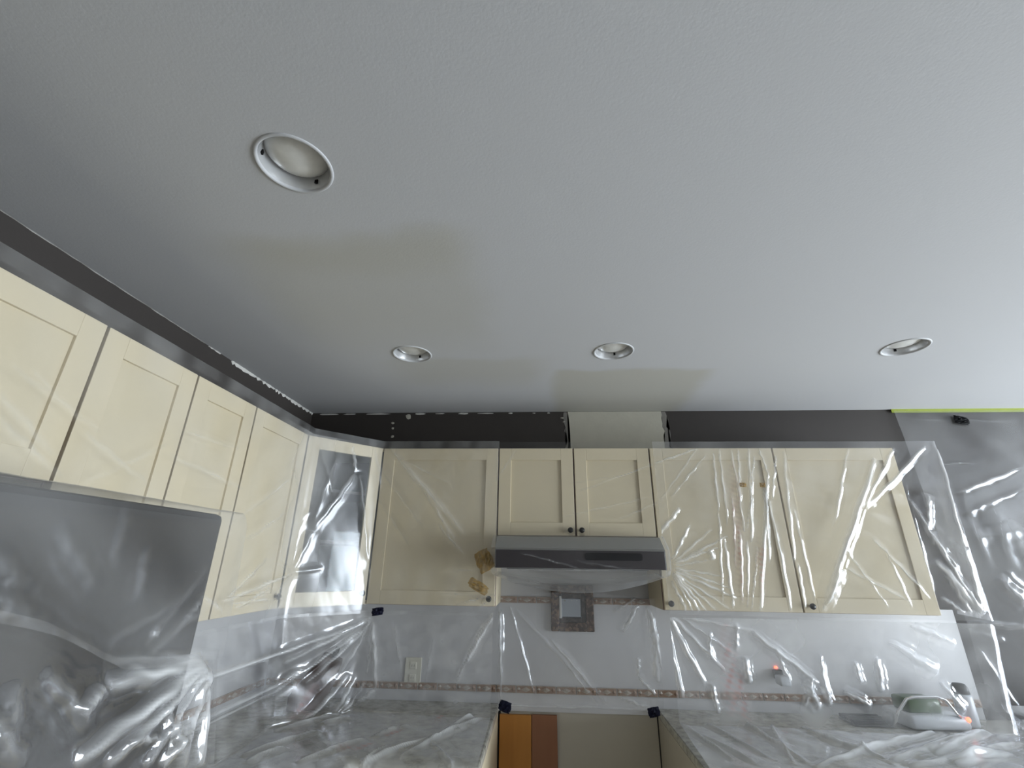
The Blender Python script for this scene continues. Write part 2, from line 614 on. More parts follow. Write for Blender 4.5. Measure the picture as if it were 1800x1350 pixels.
SPL_END = 2.065
sp_back = obj('backsplash', box((XC + 0.012, YW - 0.012, CT - 0.03), (SPL_END, YW, BOT + 0.003), 0), M['splash'], wall_back)
obj('backsplash', box((X1 - 0.002, YW - 0.012, BOT + 0.003), (X2 + 0.002, YW, 1.70), 0), M['splash'], wall_back)
sp_left = obj('backsplash', box((XC, 0.96, CT - 0.03), (XC + 0.012, YW, BOT + 0.02), 0), M['splash'], wall_left)
k = 0
x = XC + 0.07
while x < SPL_END - 0.05:
    border_tile(sp_back, (x, YW - 0.012, 0.977), 0)
    x += 0.1
x = X1 + 0.04
while x < X2:
    border_tile(sp_back, (x, YW - 0.012, 1.384), 0)
    x += 0.1
y = 1.02
while y < YW - 0.06:
    border_tile(sp_left, (XC + 0.012, y, 0.977), PI / 2)
    y += 0.1
obj('alcove_panel', box((X1 + 0.01, YW - 0.006, 0.0), (X2 - 0.01, YW, CT - 0.03)), M['range_wall'], wall_back)

# plaster repair over the dark band, ragged edges
rnd = random.Random(4)


def ragged(x0, x1, z0, z1, y, th, jag, n=14, top_flat=True):
    """thin plate in the xz plane with ragged left and right edges"""
    left = [(x0 + rnd.uniform(-jag, jag), z0 + (z1 - z0) * k / n) for k in range(n + 1)]
    right_ = [(x1 + rnd.uniform(-jag, jag), z0 + (z1 - z0) * k / n) for k in range(n + 1)]
    poly = left + right_[::-1]
    bm = bmesh.new()
    f = [bm.verts.new((p[0], y - th, p[1])) for p in poly]
    b = [bm.verts.new((p[0], y, p[1])) for p in poly]
    bm.faces.new(f)
    m = len(poly)
    for i in range(m):
        bm.faces.new((f[i], f[(i + 1) % m], b[(i + 1) % m], b[i]))
    bmesh.ops.triangulate(bm, faces=[fc for fc in bm.faces if len(fc.verts) > 4])
    bmesh.ops.recalc_face_normals(bm, faces=bm.faces)
    return bm


p0 = obj('plaster_feather', ragged(0.150, 0.765, 2.10, H - 0.004, YW, 0.0015, 0.013), M['compound_thin'], wall_back)
p0['label'] = 'thin grey feathered plaster edge on the dark wall'
p1 = obj('plaster_patch', ragged(0.172, 0.735, 2.09, H - 0.002, YW, 0.003, 0.008), M['compound'], wall_back)
p1['label'] = 'beige plaster patch on the dark wall'


def blob(cx, cz, rx, rz, y, n=9):
    bm = bmesh.new()
    c = bm.verts.new((cx, y - 0.004, cz))
    vs = [bm.verts.new((cx + rx * rnd.uniform(0.7, 1.15) * math.cos(2 * PI * k / n), y - 0.0005, cz + rz * rnd.uniform(0.7, 1.15) * math.sin(2 * PI * k / n))) for k in range(n)]
    for k in range(n):
        bm.faces.new((c, vs[k], vs[(k + 1) % n]))
    bmesh.ops.recalc_face_normals(bm, faces=bm.faces)
    return bm


for (cx, cz, rx, rz) in ((-0.83, 2.415, 0.018, 0.020), (-0.925, 2.372, 0.012, 0.007), (-0.922, 2.338, 0.010, 0.008), (-0.918, 2.285, 0.012, 0.010), (0.135, 2.40, 0.012, 0.004), (0.145, 2.375, 0.010, 0.004)):
    obj('plaster_dab', blob(cx, cz, rx, rz, YW), M['compound'], wall_back, True)
for (xa, xb) in ((-0.80, -0.72), (-0.66, -0.60), (-0.52, -0.44), (-0.40, -0.28), (-0.20, -0.17), (-0.05, -0.03), (0.04, 0.06), (-1.42, -1.28), (-1.25, -1.16), (-1.10, -0.95)):
    obj('paint_chip', blob((xa + xb) / 2, H - 0.008, (xb - xa) / 2, rnd.uniform(0.003, 0.006), YW), M['caulk'], wall_back)


def caulk_run(y0, y1, n, w0, w1):
    """ragged bead of old paint along the left wall under the ceiling"""
    bm = bmesh.new()
    prev = None
    for k in range(n + 1):
        yy = y0 + (y1 - y0) * k / n
        wd = w0 + (w1 - w0) * rnd.random()
        a = bm.verts.new((XC + 0.0005, yy, H - wd))
        b = bm.verts.new((XC + 0.004, yy, H - wd * 0.5))
        c = bm.verts.new((XC + 0.0005 + wd * 0.5, yy, H - 0.0006))
        if prev:
            bm.faces.new((prev[0], a, b, prev[1]))
            bm.faces.new((prev[1], b, c, prev[2]))
        prev = (a, b, c)
    return bm


obj('caulk_bead', caulk_run(1.88, 2.695, 60, 0.002, 0.017), M['caulk'], wall_left)
obj('caulk_bead', caulk_run(1.72, 1.80, 8, 0.001, 0.006), M['caulk'], wall_left)
obj('caulk_bead', caulk_run(0.2, 1.70, 60, 0.0005, 0.003), M['caulk'], wall_left)

# ------------------------------------------------------------------ cabinets
def door_parts(parent, x0, x1, z0, z1, knob=None, glass=False, rail=0.062, y=0.0, name='door'):
    """shaker door in the local frame (front faces -y at y), with recessed panel and knob"""
    th = 0.02
    bm = bmesh.new()
    g = 0.004
    x0, x1, z0, z1 = x0 + g, x1 - g, z0 + g * 0.6, z1 - g * 0.6
    rr = min(rail, (z1 - z0) * 0.3)
    for lo, hi in (((x0, y, z0), (x0 + rr, y + th, z1)), ((x1 - rr, y, z0), (x1, y + th, z1)),
                   ((x0 + rr, y, z1 - rr), (x1 - rr, y + th, z1)), ((x0 + rr, y, z0), (x1 - rr, y + th, z0 + rr))):
        bm_box(bm, lo, hi, 0.0015)
    d = obj(name, bm, M['cream'], parent)
    if glass:
        obj('glass_pane', box((x0 + rr - 0.006, y + 0.010, z0 + rr - 0.006), (x1 - rr + 0.006, y + 0.014, z1 - rr + 0.006)), M['glass'], d)
    else:
        obj('panel', box((x0 + rr - 0.008, y + 0.0085, z0 + rr - 0.008), (x1 - rr + 0.008, y + 0.018, z1 - rr + 0.008)), M['cream_panel'], d)
    if knob:
        kx, kz = knob
        kb = lathe([(0.0, 0.024), (0.010, 0.0235), (0.0135, 0.019), (0.0125, 0.014), (0.006, 0.011), (0.005, 0.0)], 16)
        bmesh.ops.rotate(kb, verts=kb.verts, cent=(0, 0, 0), matrix=Matrix.Rotation(PI / 2, 3, 'X'))
        bmesh.ops.translate(kb, verts=kb.verts, vec=(kx, y, kz))
        obj('knob', kb, M['knob'], d, True)
    return d


def cabinet(name, label, loc, rotz, w, h, d, doors, cat='cabinet', group=None, toe=0.0):
    """local frame: x 0..w, front at y=0 facing -y, z 0..h; doors: (x0, x1, z0, z1, knob)"""
    t = thing(name, label, cat, loc, rotz, group)
    bm = box((0.001, 0.024, toe), (w - 0.001, d, h))
    if toe:
        bm_box(bm, (0.001, 0.09, 0), (w - 0.001, d, toe))
    obj('body', bm, M['cream'], t)
    obj('face_frame', box((0.001, 0.0205, toe), (w - 0.001, 0.024, h)), M['carcass'], t)
    for (x0, x1, z0, z1, kn) in doors:
        door_parts(t, x0, x1, z0, z1, kn)
    return t


HH = TOP - BOT
G = 'cream wall cabinets'
# left wall run, fronts face +x
cabinet('wall_cabinet', 'short cream cabinet mounted above the tall grey fridge', (XF, 0.08, 1.725), PI / 2, 0.911, TOP - 1.725, DEP - 0.003,
        [(0, 0.455, 0, TOP - 1.725, None), (0.455, 0.911, 0, TOP - 1.725, None)], group=G)
cabinet('wall_cabinet', 'cream two-door cabinet on the left wall beside the fridge top', (XF, 0.992, BOT), PI / 2, 0.667, HH, DEP - 0.003,
        [(0, 0.336, 0, HH, (0.30, 0.05)), (0.336, 0.667, 0, HH, (0.37, 0.05))], group=G)
cabinet('wall_cabinet', 'cream one-door cabinet on the left wall next to the glass corner cabinet', (XF, 1.660, BOT), PI / 2, 0.429, HH, DEP - 0.003,
        [(0, 0.429, 0, HH, (0.39, 0.05))], group=G)
# back wall run, fronts face -y
XL = XC + 0.61
cabinet('wall_cabinet', 'cream one-door cabinet left of the range hood', (XL, YFR, BOT), 0, X1 - XL, HH, DEP - 0.014,
        [(0, X1 - XL, 0, HH, (X1 - XL - 0.03, 0.035))], group=G)
hz = 1.692
cabinet('wall_cabinet', 'short cream two-door cabinet directly above the range hood', (X1, YFR, hz), 0, X2 - X1, TOP - hz, DEP - 0.014,
        [(0, (X2 - X1) / 2, 0, TOP - hz, ((X2 - X1) / 2 - 0.028, 0.028)), ((X2 - X1) / 2, X2 - X1, 0, TOP - hz, ((X2 - X1) / 2 + 0.028, 0.028))], group=G)
cabinet('wall_cabinet', 'cream one-door cabinet right of the range hood behind bunched plastic', (X2, YFR, BOT), 0, 0.62, HH, DEP - 0.014,
        [(0, 0.62, 0, HH, (0.03, 0.03))], group=G)
cabinet('wall_cabinet', 'rightmost cream cabinet at the end of the back wall run', (X2 + 0.62, YFR, BOT), 0, X3 - X2 - 0.62, HH, DEP - 0.014,
        [(0, X3 - X2 - 0.62, 0, HH, (0.035, 0.03))], group=G)

# diagonal corner cabinet with a glass door
dg = thing('corner_cabinet', 'diagonal cream corner cabinet with a dark glass door', 'cabinet', (XF, YW - 0.61, BOT), PI / 4, G)
fw = 0.28 * math.sqrt(2)
inv = Matrix.Rotation(-PI / 4, 3, 'Z')


def loc2(x, y):
    v = inv @ Vector((x - XF, y - (YW - 0.61), 0))
    return (v.x, v.y)


e = 0.014
P = [loc2(XC + e, YW - 0.609), loc2(XF - 0.012, YW - 0.609), loc2(XL - 0.001, YFR + 0.012), loc2(XL - 0.001, YW - e), loc2(XC + e, YW - e)]
obj('bottom_panel', prism(P, 0, 0.018), M['cream'], dg)
obj('top_panel', prism(P, HH - 0.018, HH), M['cream'], dg)


def panel_between(p, q, th, z0, z1):
    a, b = Vector((*p, 0)), Vector((*q, 0))
    d = (b - a).normalized()
    n = Vector((-d.y, d.x, 0)) * th
    return prism([(a.x, a.y), (b.x, b.y), (b.x + n.x, b.y + n.y), (a.x + n.x, a.y + n.y)], z0, z1)


for i, j in ((0, 1), (2, 3), (3, 4), (4, 0)):
    obj('inner_panel', panel_between(P[i], P[j], 0.012, 0.018, HH - 0.018), M['dark_in'], dg)
for zz in (0.27, 0.51):
    sh = [loc2(XC + 0.04, YW - 0.58), loc2(XF - 0.03, YW - 0.57), loc2(XL - 0.04, YFR + 0.03), loc2(XL - 0.03, YW - 0.04), loc2(XC + 0.04, YW - 0.04)]
    obj('shelf', prism(sh, zz, zz + 0.015), M['carcass'], dg)
door_parts(dg, 0.0, fw, 0, HH, (fw - 0.03, 0.05), glass=True, rail=0.058)

# base cabinets (mostly below the picture)
GB = 'cream base cabinets'
BH = CT - 0.036


def base_cab(label, loc, rotz, w, nd):
    t = cabinet('base_cabinet', label, loc, rotz, w, BH, 0.735, [(w * k / nd, w * (k + 1) / nd, 0.11, BH - 0.17, None) for k in range(nd)], group=GB, toe=0.10)
    for k in range(nd):
        bm = box((w * k / nd + 0.004, 0, BH - 0.16), (w * (k + 1) / nd - 0.004, 0.02, BH - 0.012), 0.002)
        o = obj('drawer', bm, M['cream'], t)
    return t


yb = YW - 0.75
base_cab('cream base cabinet left of the range gap', (X1 - 0.46, yb, 0), 0, 0.459, 1)
base_cab('cream base cabinet along the left wall beside the fridge', (XC + 0.75, 0.965, 0), PI / 2, 0.97, 2)
rb = base_cab('cream base cabinet right of the range gap', (X2, yb, 0), 0, 0.62, 1)
obj('side_panel', box((-0.004, 0.02, 0.0), (0.001, 0.743, BH)), M['range_wall'], rb)
base_cab('cream base cabinet second from the range gap on the right', (X2 + 0.625, yb, 0), 0, 0.60, 1)
base_cab('cream two-door base cabinet at the far right end', (X2 + 1.23, yb, 0), 0, 1.20, 2)

# worktops
tag(obj('worktop', prism([(XC + 0.013, 0.962), (XC + 0.78, 0.962), (XC + 0.78, YW - 0.78), (X1, YW - 0.78), (X1, YW - 0.013), (XC + 0.013, YW - 0.013)], BH + 0.001, CT, 0.003), M['granite']),
    'speckled stone worktop in the left corner under plastic film', 'worktop', 'stone worktops')
tag(obj('worktop', prism([(X2 - 0.006, YW - 0.78), (X2 + 2.45, YW - 0.78), (X2 + 2.45, YW - 0.013), (X2 - 0.006, YW - 0.013)], BH + 0.001, CT, 0.003), M['granite']),
    'speckled stone worktop right of the range gap under plastic film', 'worktop', 'stone worktops')

# ------------------------------------------------------------------ fridge
FX, FY0, FY1, FZ = -0.65, 0.03, 0.936, 1.653
fr = thing('fridge', 'tall dark grey fridge against the left wall under film', 'fridge', ((XC + FX) / 2, (FY0 + FY1) / 2, 0))
sh = fr.location
obj('body', box((XC + 0.03, FY0 + 0.004, 0.03), (FX - 0.075, FY1 - 0.004, FZ - 0.012), 0.006), M['fridge_side'], fr, shift=sh)
for (z0, z1, hz0, hz1) in ((0.62, FZ, 0.75, 1.35), (0.08, 0.61, 0.25, 0.50)):
    d = obj('door', box((FX - 0.07, FY0, z0), (FX, FY1, z1), 0.012), M['fridge'], fr, shift=sh)
    obj('handle', box((FX - 0.004, FY0 + 0.05, hz0), (FX + 0.005, FY0 + 0.075, hz1), 0.002), M['steel'], d, shift=sh)
obj('top_cover', box((XC + 0.05, FY0 + 0.05, FZ - 0.012), (FX - 0.10, FY1 - 0.05, FZ - 0.002), 0.003), M['fridge_side'], fr, shift=sh)
for sx in (XC + 0.1, FX - 0.15):
    for sy in (FY0 + 0.08, FY1 - 0.08):
        obj('foot', lathe([(0.0, 0.0), (0.02, 0.0), (0.02, 0.035), (0.0, 0.035)], 12, (sx, sy, 0)), M['black'], fr, shift=sh)

# ------------------------------------------------------------------ range hood
HX0, HX1, HY, HZ0, HZ1 = X1 + 0.008, X2 - 0.008, 2.215, 1.545, 1.690
hd = thing('range_hood', 'slim under-cabinet range hood with dark front strip, wrapped in film', 'range hood', ((HX0 + HX1) / 2, 2.45, HZ0))
sh = hd.location
bm = bmesh.new()
prof = [(HY, HZ0), (HY, HZ0 + 0.08), (HY + 0.07, HZ1 - 0.012), (HY + 0.08, HZ1 - 0.004), (YW - 0.014, HZ1 - 0.004), (YW - 0.014, HZ0 + 0.01), (HY + 0.02, HZ0)]
for xx in (HX0, HX1):
    pass
va = [bm.verts.new((HX0, py, pz)) for py, pz in prof]
vb = [bm.verts.new((HX1, py, pz)) for py, pz in prof]
bm.faces.new(va)
bm.faces.new(vb[::-1])
for i in range(len(prof)):
    j = (i + 1) % len(prof)
    bm.faces.new((va[i], vb[i], vb[j], va[j]))
bmesh.ops.recalc_face_normals(bm, faces=bm.faces)
obj('body', bm, M['hood_body'], hd, shift=sh)
obj('front_strip', box((HX0 + 0.004, HY - 0.006, HZ0 + 0.002), (HX1 - 0.004, HY + 0.002, HZ0 + 0.078), 0.002), M['hood_face'], hd, shift=sh)
cp = bmesh.new()
pts = []
cxp, czp, hw, hh2 = 0.320, 1.598, 0.128, 0.016
for (sx, sz, a0) in ((1, 1, 0), (-1, 1, PI / 2), (-1, -1, PI), (1, -1, 1.5 * PI)):
    for q in range(5):
        a = a0 + q * PI / 8
        pts.append((cxp + sx * (hw - 0.012) + 0.012 * math.cos(a), czp + sz * (hh2 - 0.012) + 0.012 * math.sin(a)))
ff = [cp.verts.new((px, HY - 0.010, pz)) for px, pz in pts]
bb = [cp.verts.new((px, HY - 0.005, pz)) for px, pz in pts]
cp.faces.new(ff)
for i in range(len(pts)):
    j = (i + 1) % len(pts)
    cp.faces.new((ff[i], ff[j], bb[j], bb[i]))
bmesh.ops.recalc_face_normals(cp, faces=cp.faces)
obj('control_panel', cp, M['black'], hd, shift=sh)
for k in range(2):
    xa = HX0 + 0.05 + k * 0.34
    obj('grease_filter', box((xa, HY + 0.06, HZ0 - 0.004), (xa + 0.31, YW - 0.10, HZ0 + 0.006), 0.002), M['steel'], hd, shift=sh)

# ------------------------------------------------------------------ recessed downlights
def downlight(loc, label):
    t = thing('downlight', label, 'ceiling light', (loc[0], loc[1], H), 0, 'recessed ceiling lights')
    obj('trim_ring', lathe([(0.079, 0.006), (0.0795, -0.0015), (0.083, -0.0035), (0.087, -0.0025), (0.0885, -0.0005), (0.0885, 0.0)], 56), M['trim_metal'], t, True)
    obj('baffle', lathe([(0.079, 0.004), (0.077, 0.012), (0.073, 0.034), (0.070, 0.044)], 56), M['baffle'], t, True)
    obj('lens', lathe([(0.0725, 0.036), (0.060, 0.024), (0.036, 0.015), (0.0, 0.011)], 40), M['lens'], t, True)
    for a in (0.35, 2.45, 4.55):
        cl = box((0.0715, -0.004, 0.016), (0.078, 0.004, 0.026))
        bmesh.ops.rotate(cl, verts=cl.verts, cent=(0, 0, 0), matrix=Matrix.Rotation(a + 1.0, 3, 'Z'))
        obj('spring_clip', cl, M['black'], t)
    obj('housing', lathe([(0.071, 0.0445), (0.081, 0.007), (0.081, 0.09), (0.0, 0.092)], 32), M['steel'], t)
    return t


downlight(LIGHTS[0], 'large-looking recessed ceiling light nearest the camera at upper left')
downlight(LIGHTS[1], 'recessed ceiling light left of the hood at the beige ceiling repair')
downlight(LIGHTS[2], 'recessed ceiling light above the plaster patch over the hood')
downlight(LIGHTS[3], 'rightmost recessed ceiling light above the right-hand cabinets')

# ------------------------------------------------------------------ things on the back wall
fx0, fx1, fz0, fz1 = 0.045, 0.268, 1.240, 1.460
t = thing('framed_tile', 'square framed mosaic tile with a small mirror on the wall below the hood', 'wall decor', ((fx0 + fx1) / 2, YW - 0.012, fz0))
sh = t.location
bm = bmesh.new()
bw = 0.042
for lo, hi in (((fx0, 0, fz0), (fx0 + bw, 0, fz1)), ((fx1 - bw, 0, fz0), (fx1, 0, fz1)), ((fx0 + bw, 0, fz0), (fx1 - bw, 0, fz0 + bw)), ((fx0 + bw, 0, fz1 - bw), (fx1 - bw, 0, fz1))):
    bm_box(bm, (lo[0], YW - 0.034, lo[2]), (hi[0], YW - 0.0125, hi[2]), 0.004)
obj('frame', bm, M['mosaic_frame'], t, shift=sh)
bm = bmesh.new()
ix0, ix1, iz0, iz1 = fx0 + bw, fx1 - bw, fz0 + bw, fz1 - bw
w2 = 0.022
for lo, hi in (((ix0, 0, iz0), (ix0 + w2 * 0.6, 0, iz1)), ((ix1 - w2, 0, iz0), (ix1, 0, iz1)), ((ix0 + w2 * 0.6, 0, iz0), (ix1 - w2, 0, iz0 + w2)), ((ix0 + w2 * 0.6, 0, iz1 - w2), (ix1 - w2, 0, iz1))):
    bm_box(bm, (lo[0], YW - 0.028, lo[2]), (hi[0], YW - 0.0125, hi[2]), 0.002)
obj('inner_border', bm, M['mosaic_inner'], t, shift=sh)
obj('mirror_tile', box((ix0 + w2 * 0.6, YW - 0.024, iz0 + w2), (ix1 - w2, YW - 0.0125, iz1 - w2), 0.004), M['mirror'], t, shift=sh)
obj('side_strip', box((ix0 + 0.002, YW - 0.031, iz0 + 0.018), (ix0 + 0.014, YW - 0.02, iz1 - 0.012), 0.002), M['window_frame'], t, shift=sh)


def wall_plate(x, z, label, wdt=0.085, hgt=0.125):
    t = thing('outlet_plate', label, 'outlet', (x, YW - 0.012, z))
    obj('plate', box((-wdt / 2, -0.007, -hgt / 2), (wdt / 2, 0, hgt / 2), 0.0025), M['plate'], t)
    for s in (-1, 1):
        r = obj('receptacle', box((-0.017, -0.010, s * 0.027 - 0.016), (0.017, -0.006, s * 0.027 + 0.016), 0.002), M['plate'], t)
        for dx in (-0.006, 0.006):
            obj('slot', box((dx - 0.001, -0.0104, s * 0.027 - 0.005), (dx + 0.001, -0.0098, s * 0.027 + 0.005)), M['slot'], r)
    return t


wall_plate(-0.668, 1.040, 'ivory outlet plate on the wall left of the hood')
t = thing('plug_adapter', 'small grey plug with glowing red light on the right-hand wall', 'plug', (1.150, YW - 0.012, 1.10))
obj('plug_body', box((-0.026, -0.04, -0.005), (0.026, 0, 0.055), 0.008), M['appliance'], t, True)
obj('base_block', box((-0.020, -0.03, -0.045), (0.020, 0, -0.004), 0.006), M['fridge_side'], t, True)
obj('indicator', lathe([(0.0, 0.008), (0.007, 0.005), (0.009, 0.0), (0.0, 0.0)], 14, (0, 0, 0)), M['led'], t, True)
t.children[-1].rotation_euler = (PI / 2, 0, 0)
t.children[-1].location = (0.0, -0.030, -0.022)

# boards stored in the range gap
t = tag(obj('wood_board', box((-0.215, YW - 0.030, 0.0), (-0.060, YW - 0.010, 0.872), 0.002), M['orange_wood']), 'upright orange wooden board at the left of the range gap', 'board', 'boards in the range gap')
t = tag(obj('wood_board', box((-0.058, YW - 0.026, 0.0), (0.066, YW - 0.010, 0.874), 0.002), M['red_wood']), 'upright reddish brown wooden board beside the orange one', 'board', 'boards in the range gap')

# ------------------------------------------------------------------ things under the film on the worktops
kb = thing('wooden_block', 'dark brown slanted wooden block under film in the left corner', 'wooden block', (-1.10, 2.50, CT + 0.002), 0.35)
bm = bmesh.new()
prof = [(-0.10, 0.0), (0.06, 0.0), (0.12, 0.19), (0.03, 0.225), (-0.10, 0.06)]
va = [bm.verts.new((px, -0.05, pz)) for px, pz in prof]
vb = [bm.verts.new((px, 0.05, pz)) for px, pz in prof]
bm.faces.new(va)
bm.faces.new(vb[::-1])
for i in range(5):
    j = (i + 1) % 5
    bm.faces.new((va[i], vb[i], vb[j], va[j]))
bmesh.ops.recalc_face_normals(bm, faces=bm.faces)
bmesh.ops.bevel(bm, geom=list(bm.edges), offset=0.004, segments=2, affect='EDGES')
obj('block', bm, M['dark_wood'], kb)
for k in range(3):
    hnd = box((-0.011, -0.009, 0), (0.011, 0.009, 0.05), 0.004)
    bmesh.ops.rotate(hnd, verts=hnd.verts, cent=(0, 0, 0), matrix=Matrix.Rotation(0.35, 3, 'Y'))
    bmesh.ops.translate(hnd, verts=hnd.verts, vec=(0.072, -0.03 + 0.03 * k, 0.198))
    obj('handle', hnd, M['black'], kb)

ap = thing('countertop_appliance', 'white countertop appliance with chrome hoop handle under film at right', 'appliance', (1.70, 2.56, CT + 0.001), 0.06)
obj('body', box((-0.12, -0.09, 0.004), (0.14, 0.09, 0.058), 0.016), M['appliance'], ap, True)
obj('green_tray', box((-0.09, -0.05, 0.056), (0.06, 0.05, 0.112), 0.012), M['green_glass'], ap, True)
obj('hoop_handle', tube([(-0.19, -0.085, 0.03), (-0.165, -0.085, 0.07), (-0.115, -0.085, 0.118), (-0.08, -0.085, 0.126), (0.02, -0.085, 0.128), (0.055, -0.085, 0.118), (0.085, -0.085, 0.07), (0.10, -0.085, 0.052)], 0.006), M['chrome'], ap, True)
o = obj('indicator', lathe([(0.0, 0.006), (0.009, 0.004), (0.011, 0.0), (0.0, 0.0)], 14), M['led'], ap, True)
o.location = (0.128, -0.088, 0.046)
o.rotation_euler = (PI / 2, 0, 0)
cn = thing('canister', 'small pale canister with dark lid beside the white appliance', 'canister', (1.905, 2.575, CT + 0.001))
obj('cup', lathe([(0.0, 0.0), (0.034, 0.0), (0.036, 0.01), (0.036, 0.115), (0.030, 0.125), (0.0, 0.125)], 28), M['appliance'], cn, True)
obj('lid', lathe([(0.0, 0.165), (0.022, 0.163), (0.030, 0.150), (0.032, 0.1255), (0.0, 0.1255)], 28), M['fridge_side'], cn, True)
tr = thing('dark_tray', 'low dark slatted tray on the right worktop', 'tray', (1.455, 2.57, CT + 0.001))
obj('base', box((-0.085, -0.06, 0), (0.085, 0.06, 0.008), 0.002), M['fridge_side'], tr)
for k in range(5):
    obj('slat', box((-0.085, -0.055 + k * 0.024, 0.009), (0.085, -0.042 + k * 0.024, 0.022), 0.002), M['black'], tr)

